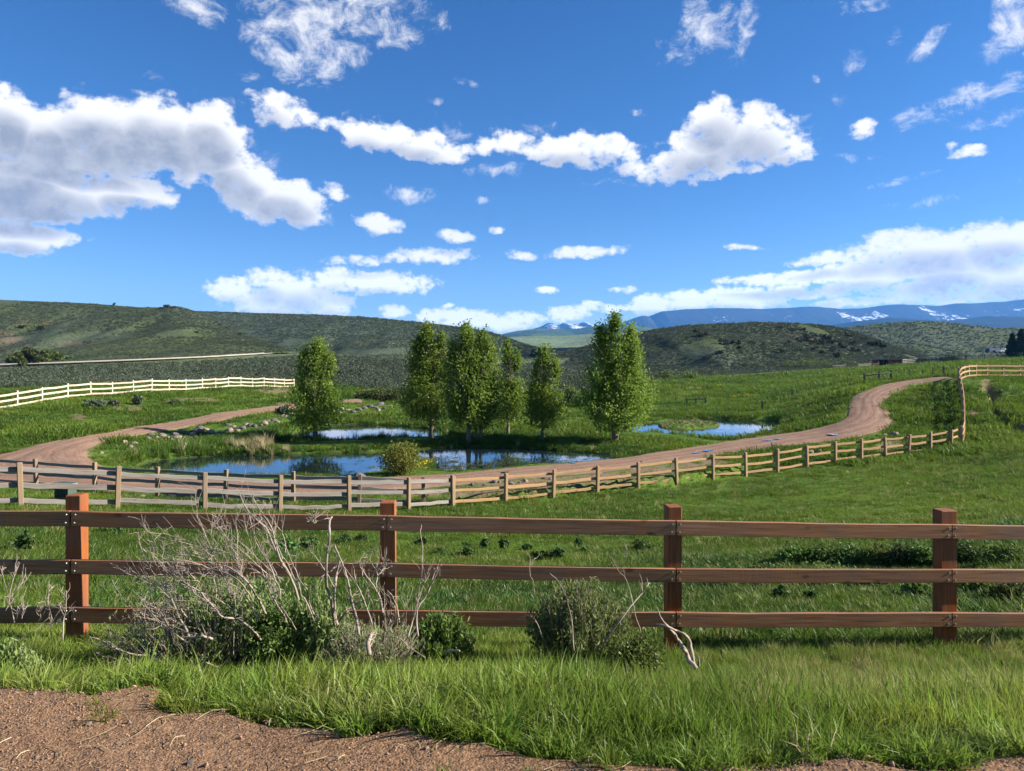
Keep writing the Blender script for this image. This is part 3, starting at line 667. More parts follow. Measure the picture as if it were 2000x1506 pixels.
    nt.principled(c, 0.95, nt.bump(nt.math('ADD', n2, n1), 0.7, 0.05), 0.1)
    nt = NT('pullout_dirt'); p = nt.pos()
    n1 = nt.noise(p, 1.6, 5, 0.6); n2 = nt.noise(p, 45.0, 4, 0.7)
    vo = nt.n('TexVoronoi', {'Vector': p, 'Scale': 95.0, 'Randomness': 1.0})
    vo2 = nt.n('TexVoronoi', {'Vector': p, 'Scale': 40.0, 'Randomness': 1.0})
    c = nt.mix(nt.ramp(n1, [(0.35,(0,0,0)),(0.68,(1,1,1))]), (0.085,0.047,0.023), (0.19,0.112,0.062))
    c = nt.mix(0.55, c, hsv(nt, (0.27,0.165,0.098), 0.5, 1.0, nt.math('MULTIPLY_ADD', vo.outputs['Color'], 1.3, 0.12)))
    c = hsv(nt, c, 0.5, 1.0, nt.math('MULTIPLY_ADD', n2, 1.0, 0.5))
    hh = nt.math('SUBTRACT', nt.math('MULTIPLY', n2, 0.5), nt.math('ADD', nt.math('MULTIPLY', vo.outputs['Distance'], 0.9), nt.math('MULTIPLY', vo2.outputs['Distance'], 0.8)))
    nt.principled(c, 0.95, nt.bump(hh, 0.7, 0.006), 0.12)
    for nm, lo, hi, sc in (('pebble', (0.11,0.060,0.036), (0.46,0.31,0.21), 60.0), ('boulder', (0.12,0.098,0.085), (0.27,0.225,0.195), 3.0)):
        nt = NT(nm); p = nt.coord('Object')
        c = nt.mix(nt.noise(p, sc, 5, 0.7), lo, hi)
        r = nt.rand()
        c = hsv(nt, c, 0.5, nt.math('MULTIPLY_ADD', r, 0.6, 0.6), nt.math('MULTIPLY_ADD', r, 0.95, 0.45))
        nt.principled(c, 0.85, nt.bump(nt.noise(p, sc*1.4, 5, 0.7), 0.5, 0.4/sc), 0.2)
    # ---- water
    nt = NT('water')
    pm = nt.pos((1.0, 0.55, 1.0))
    b = nt.bump(nt.math('ADD', nt.noise(pm, 3.0, 3, 0.6), nt.math('MULTIPLY', nt.noise(pm, 0.8, 2), 1.2)), 0.028, 0.12)
    d = nt.n('BsdfDiffuse', {'Color': (0.012,0.02,0.022)})
    g = nt.n('BsdfGlossy', {'Color': (0.93,0.96,1.0), 'Roughness': 0.03}); nt.L.new(b, g.inputs['Normal'])
    fr = nt.n('Fresnel', {'IOR': 1.5}); nt.L.new(b, fr.inputs['Normal'])
    m = nt.n('MixShader', {0: nt.math('MULTIPLY_ADD', fr.outputs[0], 1.0, 0.12, True), 1: d.outputs[0], 2: g.outputs[0]})
    nt.L.new(m.outputs[0], nt.out.inputs['Surface'])
    # ---- grass and leaves
    grass_mat('grass_near', (0.11,0.18,0.022), (0.215,0.28,0.045), (0.30,0.27,0.10), 0.5, 0.48, 1.1, 0.60)
    grass_mat('grass_dry', (0.15,0.19,0.045), (0.22,0.245,0.07), (0.40,0.33,0.16), 0.6, 0.35, 2.0, 0.42)
    grass_mat('grass_field', (0.050,0.100,0.012), (0.130,0.195,0.022), (0.20,0.20,0.06), 0.11, 0.40, 0.5, 0.62)
    grass_mat('grass_bank', (0.045,0.100,0.014), (0.085,0.15,0.022), (0.16,0.165,0.05), 0.3, 0.35, 0.9, 0.6)
    grass_mat('straw', (0.34,0.27,0.16), (0.45,0.37,0.23), (0.30,0.22,0.12), 0.5, 0.2)
    grass_mat('leaf_dark', (0.050,0.108,0.028), (0.085,0.15,0.036), (0.07,0.12,0.03), 0.5, 0.3)
    grass_mat('leaf_shrub', (0.08,0.14,0.028), (0.13,0.185,0.04), (0.16,0.17,0.045), 0.7, 0.35)
    grass_mat('leaf_willow', (0.065,0.095,0.025), (0.11,0.135,0.04), (0.14,0.13,0.05), 0.4, 0.35)
    grass_mat('leaf_golden', (0.13,0.175,0.03), (0.21,0.24,0.045), (0.25,0.25,0.06), 1.5, 0.35)
    grass_mat('leaf_poplar', (0.13,0.21,0.028), (0.20,0.285,0.043), (0.25,0.31,0.065), 0.45, 0.55, 1.3, vary=0.25)
    grass_mat('leaf_conifer', (0.018,0.04,0.018), (0.035,0.06,0.022), (0.05,0.07,0.03), 0.4, 0.2)
    grass_mat('leaf_sage', (0.052,0.072,0.042), (0.085,0.105,0.068), (0.070,0.085,0.036), 0.03, 0.2, 0.2)
    grass_mat('leaf_juniper', (0.028,0.038,0.018), (0.048,0.058,0.026), (0.05,0.05,0.02), 0.1, 0.2)
    grass_mat('rabbitbrush_leaf', (0.14,0.205,0.06), (0.21,0.27,0.09), (0.24,0.25,0.10), 1.5, 0.35)
    grass_mat('petal', (0.55,0.45,0.02), (0.65,0.55,0.03), (0.6,0.5,0.02), 1.0, 0.2)
    grass_mat('pond_leaf', (0.05,0.075,0.03), (0.09,0.11,0.045), (0.12,0.11,0.05), 0.6, 0.1)
    # ---- wood
    wood_mat('stained_rail', (0.30,0.152,0.078), (0.14,0.062,0.032), 0, None, 0, 1.0, 0.7, True, 0.5)
    wood_mat('stained_post', (0.27,0.095,0.036), (0.16,0.050,0.019), 2, None, 0, 0.9, 0.7, False)
    wood_mat('tan_rail', (0.40,0.245,0.11), (0.26,0.15,0.062), 0, (0.33,0.24,0.15), 0.25)
    wood_mat('tan_post', (0.34,0.21,0.095), (0.22,0.13,0.06), 2, (0.40,0.33,0.24), 0.3)
    wood_mat('grey_rail', (0.20,0.172,0.142), (0.11,0.090,0.072), 0, (0.25,0.24,0.228), 0.6)
    wood_mat('grey_post', (0.24,0.165,0.095), (0.15,0.10,0.06), 2, (0.27,0.225,0.17), 0.4)
    wood_mat('pale_rail', (0.50,0.42,0.31), (0.37,0.30,0.21), 0, (0.50,0.46,0.39), 0.4, 1.0, 0.75, False)
    wood_mat('red_board', (0.22,0.06,0.045), (0.13,0.035,0.028), 2, None, 0, 1.0, 0.8, False)
    wood_mat('dead_wood', (0.32,0.25,0.19), (0.14,0.105,0.08), 2, (0.37,0.33,0.285), 0.5, 1.0, 0.8, False)
    wood_mat('brown_stem', (0.27,0.19,0.13), (0.14,0.095,0.065), 2, (0.32,0.26,0.22), 0.4, 1.0, 0.85, False)
    wood_mat('bark', (0.20,0.165,0.13), (0.09,0.07,0.055), 2, None, 0, 0.6, 0.9, False)
    def plain(name, c, rough=0.5, metal=0.0, spec=0.4, bumps=0.0):
        nt = NT(name); p = nt.coord('Object')
        cc = hsv(nt, c, 0.5, 1.0, nt.math('MULTIPLY_ADD', nt.noise(p, 9.0, 4, 0.6), 0.5, 0.75))
        nt.principled(cc, rough, nt.bump(nt.noise(p, 30, 3), bumps, 0.004) if bumps else None, spec, Metallic=metal)
    plain('bolt_steel', (0.45,0.45,0.46), 0.45, 0.8)
    plain('box_green', (0.045,0.085,0.065), 0.5)
    plain('box_grille', (0.012,0.014,0.014), 0.6)
    plain('roof_sheet', (0.42,0.40,0.38), 0.45, 0.3)
    plain('roof_red', (0.24,0.075,0.06), 0.6)
    plain('car_blue', (0.03,0.05,0.11), 0.25); plain('car_silver', (0.45,0.46,0.48), 0.3, 0.5); plain('car_white', (0.75,0.76,0.77), 0.3)
    plain('tyre_rubber', (0.02,0.02,0.02), 0.8); plain('car_glass', (0.02,0.03,0.04), 0.05, 0.0, 0.8)
    plain('wire', (0.30,0.30,0.30), 0.5, 0.6)
build_materials()
# ------------------------------------------------------------------ the setting
ground = build_ground()

# pull-out of bare dirt the viewpoint stands on
def build_pullout():
    xs = np.concatenate([np.linspace(-40, -5, 26)[:-1], np.linspace(-5, 5, 500), np.linspace(5, 40, 26)[1:]])
    ts = np.concatenate([np.linspace(0, 1, 14)[:-1]*0.0 + 0, np.linspace(0, 1, 150)])
    ys0 = np.concatenate([np.linspace(-30, 2.0, 14)[:-1], np.linspace(2.0, 3.95, 150)])
    X, Y = np.meshgrid(xs, ys0, indexing='ij')
    e = dirt_edge(X) + 0.05*fbm(X*4, Y*0+3.3, 3)
    d = Y - e
    z = DIRT_Z + 0.012*fbm(X*2.1, Y*2.1, 4) + 0.006*fbm(X*12, Y*12, 3)
    z = z - np.clip(d, 0, 1)**1.0*0.55 - 0.05*np.clip(d+0.05, 0, 0.12)/0.12
    m = np.exp(-((X+2.32)**2/0.25 + (Y-3.35)**2/0.05))
    z = z + 0.035*m
    v = np.stack([X, Y, z], -1).reshape(-1, 3)
    n0, n1 = X.shape
    i = np.arange(n0-1)[:, None]*n1; j = np.arange(n1-1)[None]
    q = np.stack([i+j, i+n1+j, i+n1+j+1, i+j+1], -1).reshape(-1, 4)
    o = link('gravel_pullout', mesh_np('gravel_pullout', v, q, [MAT['pullout_dirt']], True))
    return tag(o, 'reddish brown dirt and fine gravel along the bottom edge', 'dirt ground', kind='structure')
build_pullout()

def build_road(name, edges, label, ntr=(0.27, 0.52, 0.74)):
    a, b = edges; K = 25
    t = np.linspace(-0.06, 1.06, K)
    P = a[:, None]*(1-t)[None, :, None] + b[:, None]*t[None, :, None]
    x, y = P[..., 0], P[..., 1]
    s = np.concatenate([[0], np.cumsum(np.linalg.norm(np.diff((a+b)/2, axis=0), axis=1))])[:, None]
    wob = 0.11*fbm(s*0.07, s*0+2, 3)
    tt = t[None] + wob
    trk = sum(np.exp(-((tt-c)/0.035)**2)*(0.75+0.5*vnoise(s*0.2, s*0+7*c)) for c in ntr)
    z = Zroad(x, y) + 0.045 - 0.035*trk*0.8 + 0.03*np.sin(np.clip(t, 0, 1)*math.pi)[None] + 0.012*fbm(x*1.5, y*1.5, 3)
    verge = np.maximum(np.clip((0.07-t)/0.10, 0, 1), np.clip((t-0.93)/0.10, 0, 1))[None]*np.ones_like(x)
    z = z - 0.10*np.clip((np.abs(t-0.5)-0.5)/0.06, 0, 1)[None]
    n0, n1 = x.shape
    i = np.arange(n0-1)[:, None]*n1; j = np.arange(n1-1)[None]
    q = np.stack([i+j, i+j+1, i+n1+j+1, i+n1+j], -1).reshape(-1, 4)
    me = mesh_np(name, np.stack([x, y, z], -1).reshape(-1, 3), q, [MAT['road_dirt']], True)
    if me.polygons[len(me.polygons)//2].normal.z < 0: me.flip_normals()
    set_attr(me, 'across', (t[None]*np.ones_like(x)).ravel()); set_attr(me, 'along', (s*np.ones_like(x)).ravel())
    set_attr(me, 'track', np.clip(trk, 0, 1).ravel()); set_attr(me, 'verge', verge.ravel())
    return tag(link(name, me), label, 'road', kind='structure')
build_road('dirt_road', RA, 'reddish dirt road curving up the slope past the right pond')
build_road('dirt_road', RB, 'reddish dirt road looping round the left side of the ponds')

# thin pale track crossing the sage flat
TRACK = [(-300,724),(-60,717),(60,713.5),(200,708.5),(300,704.5),(400,700),(480,695),(570,689.5),(680,685.5),(780,683)]
def land(u, v, ymin=120):
    """first of ground or hills that the line of sight through (u, v) meets"""
    p = hit(u, v, ymin); best = (p[1], p[0], p[2])
    for o_, hu, HX, HY, HZ, hv in HILLS[:2]:
        if hu[0] <= u <= hu[-1]:
            k = int(round((u-hu[0])/(hu[1]-hu[0]))); j = np.nonzero(hv[k, 12:150] <= v)[0]
            if len(j):
                j = j[0]+12; f = np.clip((hv[k, j-1]-v)/max(1e-6, hv[k, j-1]-hv[k, j]), 0, 1)
                y = HY[k, j-1]*(1-f)+HY[k, j]*f
                if y < best[0]: best = (y, (u-U0)/F*y, HZ[k, j-1]*(1-f)+HZ[k, j]*f)
    return Vector((best[1], best[0], best[2]))
def build_track():
    P = smooth_line(TRACK, 10)
    w = 1.25
    rows = [[land(u, v+k*w) for u, v in P] for k in (1, 0.3, -0.4, -1)]
    n = len(P)
    V_ = np.array([[tuple(q) for q in r] for r in rows]).reshape(-1, 3); V_[:,2] += 0.55
    i = np.arange(3)[:, None]*n; j = np.arange(n-1)[None]
    q = np.stack([i+j, i+j+1, i+n+j+1, i+n+j], -1).reshape(-1, 4)
    me = mesh_np('gravel_track', V_, q, [MAT['track_pale']], True)
    tag(link('gravel_track', me), 'thin pale gravel road crossing the sage flat on the left', 'road', kind='structure')
nt = NT('track_pale'); nt.principled(nt.mix(nt.noise(nt.pos(), 0.4, 3), (0.30,0.27,0.22), (0.42,0.38,0.32)), 0.95, None, 0.05)

def build_pond(poly, label):
    p = np.asarray(poly); c = p.mean(0)
    d = p - c; r = np.linalg.norm(d, axis=1, keepdims=True)
    # push the sheet a little under the bank
    t = np.roll(p, -1, 0) - np.roll(p, 1, 0); nrm = np.stack([t[:,1], -t[:,0]], 1); nrm /= np.linalg.norm(nrm, axis=1, keepdims=True)
    area = 0.5*np.sum(p[:,0]*np.roll(p[:,1],-1) - np.roll(p[:,0],-1)*p[:,1])
    q = p + nrm*(0.45 if area > 0 else -0.45)
    me = bpy.data.meshes.new('pond_water')
    me.from_pydata([(x, y, ZW) for x, y in q], [], [list(range(len(q)))]); me.update()
    if me.polygons[0].normal.z < 0: me.flip_normals()
    me.materials.append(MAT['water'])
    tag(link('pond_water', me), label, 'pond', kind='structure')
build_pond(POND_FRONT, 'long front pond of dark blue water beside the dirt road')
build_pond(POND_BACK, 'pale back pond behind the grassy dike, left of the row of trees')
build_pond(POND_RIGHT, 'right pond with a small grassy islet in it')

# puddles on the road
def puddle(u, v, du, dv, k):
    y = hit(u, v)[1]; c = hit(u, v)
    n = 18; th = np.arange(n)/n*2*math.pi
    rr = 1 + 0.35*np.sin(2*th+k) + 0.2*np.sin(3*th+2.1*k)
    ax = du/F*y; ay = min(dv*y*y/(F*6.0), 0.9)
    X = c[0] + np.cos(th)*rr*ax; Y = c[1] + np.sin(th)*rr*ay
    zz = float(np.max(Zroad(X, Y))) + 0.085
    me = bpy.data.meshes.new('puddle'); me.from_pydata([(a, b, zz) for a, b in zip(X, Y)], [], [list(range(n))]); me.update()
    me.materials.append(MAT['water'])
    tag(link('puddle', me), 'small bright puddle of rainwater on the dirt road', 'puddle', 'puddles on the dirt road', kind='structure')

# ---- hills: each is a sheet from its foot over its crest and down behind
def build_hill(name, label, us, base, crest, mat, amp=1.0, gul=1.0, nseed=0, pw=1.0, bare=(), rows=150, du=6, behind=1.5):
    u = np.arange(us[0], us[1]+du, du, dtype=float)
    b = np.array(base, float); c = np.array(crest, float)
    vb = np.interp(u, b[:,0], b[:,1]); yb = np.interp(u, b[:,0], b[:,2])
    k1 = max(3, int(14/du)); 
    def sm(a, s): 
        k = np.exp(-0.5*(np.arange(-3*s, 3*s+1)/s)**2); k /= k.sum()
        return np.convolve(np.pad(a, 3*s, mode='edge'), k, 'valid')
    vb = sm(vb, k1*2); yb = sm(yb, k1*2)
    vc = sm(np.interp(u, c[:,0], c[:,1]), 1); yc = sm(np.interp(u, c[:,0], c[:,2]), k1)
    t = np.concatenate([np.linspace(-0.12, 1, rows), 1 + np.linspace(0, 1, 16)[1:]])
    T = t[None]
    tt = np.clip(T, 0, 1)
    prof = (1-(1-tt)**1.5)*0.45 + (tt**1.15)*0.55 if pw == 1.0 else tt**pw
    v = vb[:, None] + (vc-vb)[:, None]*prof
    Y = yb[:, None]*(yc/yb)[:, None]**np.clip(T, -0.2, 1)
    bk = np.clip(T-1, 0, 1)
    Y = Y*(1 + (behind-1)*bk)
    zc = (H0-vc)/F*yc; zb = (H0-vb)/F*yb
    z = (H0-v)/F*np.minimum(Y, yc[:, None]) if True else 0
    z = np.where(T > 1, zc[:, None] - (zc-zb)[:, None]*(bk**2)*1.2 - bk*6, z)
    z = np.where(T < 0, z + (T*40), z)
    X = (u[:, None]-U0)/F*Y
    L = (yc.mean()-yb.mean())
    env = np.clip(tt*3, 0, 1)*np.where(T <= 1, np.clip((1-T)*5, 0.12, 1), 0.15)
    n = -np.clip(0.55+fbm(X/L*3.6+nseed, Y/L*1.3, 4)*1.3, 0, 1.3)*0.10*L*0.35*1.5*gul*np.clip(tt*2, 0, 1)*np.clip((1.02-tt)*2.2, 0, 1) + fbm(X/L*22, Y/L*16, 4)*amp*0.9*env
    z = z + n
    n0, n1 = X.shape
    i = np.arange(n0-1)[:, None]*n1; j = np.arange(n1-1)[None]
    q = np.stack([i+j, i+n1+j, i+n1+j+1, i+j+1], -1).reshape(-1, 4)
    me = mesh_np(name, np.stack([X, Y, z], -1).reshape(-1, 3), q, [MAT[mat]], True)
    bm_ = np.zeros(X.shape); vp = H0 - F*z/Y
    for (bu, bv, bdu, bdv) in bare:
        e = ((u[:, None]-bu)/bdu)**2 + ((vp-bv)/bdv)**2
        bm_ = np.maximum(bm_, np.clip(1.4-e, 0, 1)*np.clip(0.4+fbm(X/L*40, Y/L*40, 3)*1.5, 0, 1))
    set_attr(me, 'bare', bm_.ravel())
    o = tag(link(name, me), label, 'hill', kind='structure')
    HILLS.append((o, u, X, Y, z, vp))
    return o, X, Y, z, me, T*np.ones_like(X), u
HILLS = []
build_hill('hill', 'sagebrush hill rising at the far left with a rocky knob on its crest', (-640, 640),
    [(-640,716,225),(0,714,215),(130,708,215),(300,702,225),(420,697,245),(540,691,275),(640,690,290)],
    [(-640,572,520),(-200,578,500),(0,585,480),(60,587,480),(130,589.5,470),(220,594.5,460),(280,599.5,450),(318,600,440),(332,597.5,440),(352,598,440),(368,602,440),(385,608,430),(420,624,410),(470,647,380),(520,668,350),(560,684,330),(640,700,320)],
    'sage_hill', 0.7, 1.0, 3, 1.0, [(10,655,40,20),(30,672,30,14),(150,672,50,6),(60,630,60,5),(330,603,18,4)])
build_hill('hill', 'long sagebrush hill behind, sloping down to the gap in the middle', (240, 1180),
    [(240,703,300),(450,694,300),(560,689,310),(700,692,320),(850,700,330),(1000,700,380),(1180,698,420)],
    [(240,604,980),(330,605,980),(400,606.5,980),(500,609,970),(620,612.5,950),(700,617,920),(800,625.5,880),(860,631.5,850),(910,638,820),(950,645.5,780),(985,654,730),(1010,663.5,690),(1040,673,640),(1090,684,600),(1180,693,560)],
    'sage_hill', 1.2, 0.9, 11)
build_hill('hill', 'rounded sagebrush hill right of the tall tree, dotted with dark shrubs', (1000, 1960),
    [(1000,712,240),(1080,725,215),(1200,733,200),(1300,736,200),(1420,733,205),(1560,722,240),(1700,715,300),(1960,712,330)],
    [(1000,704,500),(1060,694,470),(1100,684,455),(1130,678,450),(1160,669,445),(1200,656.5,440),(1270,643.5,430),(1340,634.5,425),(1400,630.5,420),(1480,627.5,420),(1540,629,420),(1600,634,420),(1640,640,420),(1680,651,415),(1720,666,405),(1760,681,395),(1800,694,390),(1860,705,380),(1960,712,380)],
    'sage_hill', 0.6, 1.0, 23, 1.0, [(1560,655,40,8),(1600,668,30,8)])
build_hill('hill', 'low sagebrush hill far right in front of the blue mountain', (1480, 2640),
    [(1480,705,420),(1700,705,430),(2000,692,400),(2640,690,400)],
    [(1480,668,900),(1560,655,900),(1600,648,900),(1660,636.5,900),(1720,630,900),(1790,625.5,900),(1830,626.5,900),(1880,632,900),(1940,638,900),(1990,640,900),(2100,638,900),(2640,630,900)],
    'sage_hill', 1.2, 0.8, 31)
build_hill('hill', 'pale green valley floor lit by the sun in the gap', (900, 1420),
    [(900,684,1500),(1000,676,1500),(1200,672,1500),(1420,665,1500)],
    [(900,664,3400),(990,658,3400),(1040,655.5,3500),(1100,655.5,3500),(1150,651,3500),(1200,645,3600),(1300,648,3600),(1420,652,3600)],
    'valley_grass', 5, 0.5, 41, du=4, rows=60)
build_hill('hill', 'dark forested blue green ridge behind the valley gap', (940, 1760),
    [(940,670,4200),(1300,660,4200),(1760,660,4200)],
    [(940,664,6500),(985,651,6500),(1010,646,6500),(1045,642,6500),(1080,641,6500),(1120,642,6500),(1150,638,6500),(1200,632,6500),(1260,636,6500),(1330,645,6500),(1420,655,6500),(1760,658,6500)],
    'forest_ridge', 8, 0.8, 53, du=3, rows=70)

def build_mountain(label, us, base_v, yb, crest, yc, seed, snow, du=2.0, rows=90, cliff=0.0, rough=10):
    u = np.arange(us[0], us[1]+du, du)
    c = np.array(crest, float)
    vc = np.interp(u, c[:,0], c[:,1]) + 0.8*fbm(u*0.05+seed, u*0, 4)
    t = np.concatenate([np.linspace(0, 1, rows), 1+np.linspace(0, 1, 8)[1:]])[None]
    tt = np.clip(t, 0, 1)
    prof = tt**1.25*(1-cliff) + cliff*np.clip((tt-0.80)/0.18, 0, 1)
    zc = (H0-vc)/F*yc; zb = (H0-base_v)/F*yb
    z = zb + (zc[:, None]-zb)*prof
    Y = yb + (yc-yb)*tt + np.clip(t-1, 0, 1)*2500
    X = (u[:, None]-U0)/F*yc*np.ones_like(Y)      # the front does not fan out
    Y = Y*np.ones_like(X)
    amp = np.clip(tt*2, 0, 1)*np.clip((1.03-tt)*4, 0, 1)
    rid = 1-np.abs(fbm(X/700+seed, Y/1500, 5))
    z = z + (rid-0.75)*rough*10*amp + fbm(X/150, Y/150, 3)*rough*amp
    z = np.where(t > 1, z - np.clip(t-1, 0, 1)*60, z)
    n0, n1 = X.shape
    i = np.arange(n0-1)[:, None]*n1; j = np.arange(n1-1)[None]
    q = np.stack([i+j, i+n1+j, i+n1+j+1, i+j+1], -1).reshape(-1, 4)
    me = mesh_np('mountain', np.stack([X, Y, z], -1).reshape(-1, 3), q, [MAT['mountain']], True)
    uu = u[:, None]*np.ones_like(X); hh = tt*np.ones_like(X)
    s = np.zeros(X.shape)
    for (su, sd, t0, t1, st) in snow:
        s = np.maximum(s, st*np.clip(1.3-np.abs((uu-su)/sd), 0, 1)*np.clip((hh-t0)/0.06, 0, 1)*np.clip((t1-hh)/0.06, 0, 1))
    set_attr(me, 'snow', s.ravel())
    set_attr(me, 'rock', (np.clip((hh-0.8)/0.1, 0, 1)*0.6*(cliff > 0)).ravel())
    return tag(link('mountain', me), label, 'mountain', kind='structure')
build_mountain('distant snowy peaks seen through the gap between the hills', (960, 1260), 668, 8000,
    [(960,660),(1000,650),(1030,645),(1046,641),(1056,638),(1062,635),(1070,631),(1078,631),(1086,636),(1092,634),(1100,630),(1112,631),(1120,633),(1130,632),(1142,627.5),(1150,630),(1160,633),(1180,636),(1260,640)], 13500, 1,
    [(1070,16,0.55,0.96,1.0),(1115,26,0.6,1.05,1.0),(1148,16,0.6,1.05,1.0)], 1.5, 70, 0, 12)
build_mountain('long flat topped blue mountain with snow patches below its rim', (1150, 2640), 662, 7500,
    [(1150,655),(1190,645),(1222,628),(1238,621.5),(1250,618),(1260,617.5),(1268,620),(1278,614),(1292,608.5),(1340,604.5),(1400,601.5),(1440,602),(1480,604),(1540,601.5),(1580,598.5),(1620,601),(1645,603.5),(1680,602),(1720,597),(1760,594.5),(1830,597),(1870,593),(1920,590.5),(1960,588.5),(2000,584.5),(2200,578),(2640,590)], 12000, 5,
    [(1385,30,0.78,0.95,0.55),(1520,40,0.80,0.96,0.5),(1655,48,0.78,0.95,1.0),(1625,26,0.82,0.97,0.9),(1690,20,0.80,0.98,0.9),(1815,45,0.76,0.93,0.95),(1790,16,0.82,1.0,0.95),(1905,24,0.82,0.95,0.6),(1960,24,0.85,1.0,0.6)], 2.0, 100, 0.40, 9)
build_mountain('lower wooded foothills below the flat topped mountain', (1430, 2640), 650, 4700,
    [(1430,664),(1500,652),(1580,643),(1640,632),(1700,624),(1740,620),(1790,623),(1830,628),(1880,624),(1930,618),(1960,618),(2010,624),(2100,620),(2640,626)], 7000, 9, [], 3.0, 60, 0, 7)
build_track()
for k, (u, v, du, dv) in enumerate([(1382,887,10,1.2),(1360,891,6,1.0),(1500,866,8,1.0),(1520,863,5,.8),(1628,855,8,1.2),(1120,911,7,.8),(985,930,8,1.0)]):
    puddle(u, v, du, dv, k)
# ------------------------------------------------------------------ fences
def frame(p0, p1, up=Vector((0,0,1))):
    x = (p1-p0).normalized(); y = up.cross(x).normalized(); z = x.cross(y)
    m = Matrix((x, y, z)).transposed().to_4x4(); m.translation = p0
    return m

def post_mesh(name, w, d, h, mat, bevel=0.006, tilt_top=0.0):
    """a square post standing on its own foot: chamfered edges, slightly weathered top"""
    b = bevel
    ring = np.array([(-w/2+b,-d/2),(w/2-b,-d/2),(w/2,-d/2+b),(w/2,d/2-b),(w/2-b,d/2),(-w/2+b,d/2),(-w/2,d/2-b),(-w/2,-d/2+b)])
    vs = []
    for z, k in ((-0.35,1),(0.0,1),(h*0.5,1),(h-b,1),(h,1-2*b/w)):
        vs.append(np.column_stack([ring*k, np.full(8, z)]))
    v = np.concatenate(vs); v[-8:,2] += v[-8:,0]*tilt_top
    i = np.arange(4)[:, None]*8; j = np.arange(8)[None]; j2 = (j+1) % 8
    q = np.stack([i+j, i+j2, i+8+j2, i+8+j], -1).reshape(-1, 4)
    return mesh_np(name, v, [q, np.array([[32,33,34,35,36,37,38,39]])], [mat])

def rail_mesh(name, L, h, t, mat, bow=0.0, warp=0.0, bevel=0.004, seg=6, seed=0):
    """a board along +X, from y=0 (back) to y=-t (front), centred on z=0"""
    r = np.random.default_rng(seed+3)
    b = bevel
    ring = np.array([(-t+b,-h/2),(-b,-h/2),(0,-h/2+b),(0,h/2-b),(-b,h/2),(-t+b,h/2),(-t,h/2-b),(-t,-h/2+b)])
    xs = np.linspace(0, L, seg+1); vs = []
    ph = r.random()*6.28; ww = r.normal(0, 1, seg+1)*warp; ww[0] = ww[-1] = 0
    for k, x in enumerate(xs):
        s = math.sin(math.pi*x/L)
        a = np.column_stack([np.full(8, x), ring[:,0] + bow*0.6*s*math.cos(ph), ring[:,1] - bow*s + ww[k]])
        vs.append(a)
    v = np.concatenate(vs)
    i = np.arange(seg)[:, None]*8; j = np.arange(8)[None]; j2 = (j+1) % 8
    q = np.stack([i+j2, i+j, i+8+j, i+8+j2], -1).reshape(-1, 4)
    n = seg*8
    return mesh_np(name, v, [q, np.array([list(range(8)), list(range(n+7, n-1, -1))])], [mat])

def bolt_geo(g, x, z, y, r=0.0095):
    n = 8; th = np.arange(n)/n*2*math.pi
    a = np.column_stack([x+np.cos(th)*r, np.full(n, y), z+np.sin(th)*r]); b = np.column_stack([x+np.cos(th)*r*0.8, np.full(n, y-0.006), z+np.sin(th)*r*0.8])
    j = np.arange(n); j2 = (j+1) % n
    g.add(np.vstack([a, b]), [np.stack([j, j2, n+j2, n+j], -1), np.array([[n+k for k in range(n)]])])

_g = Geo(); bolt_geo(_g, 0, 0, 0); BOLT = _g.mesh('bolt_head', [MAT['bolt_steel']])
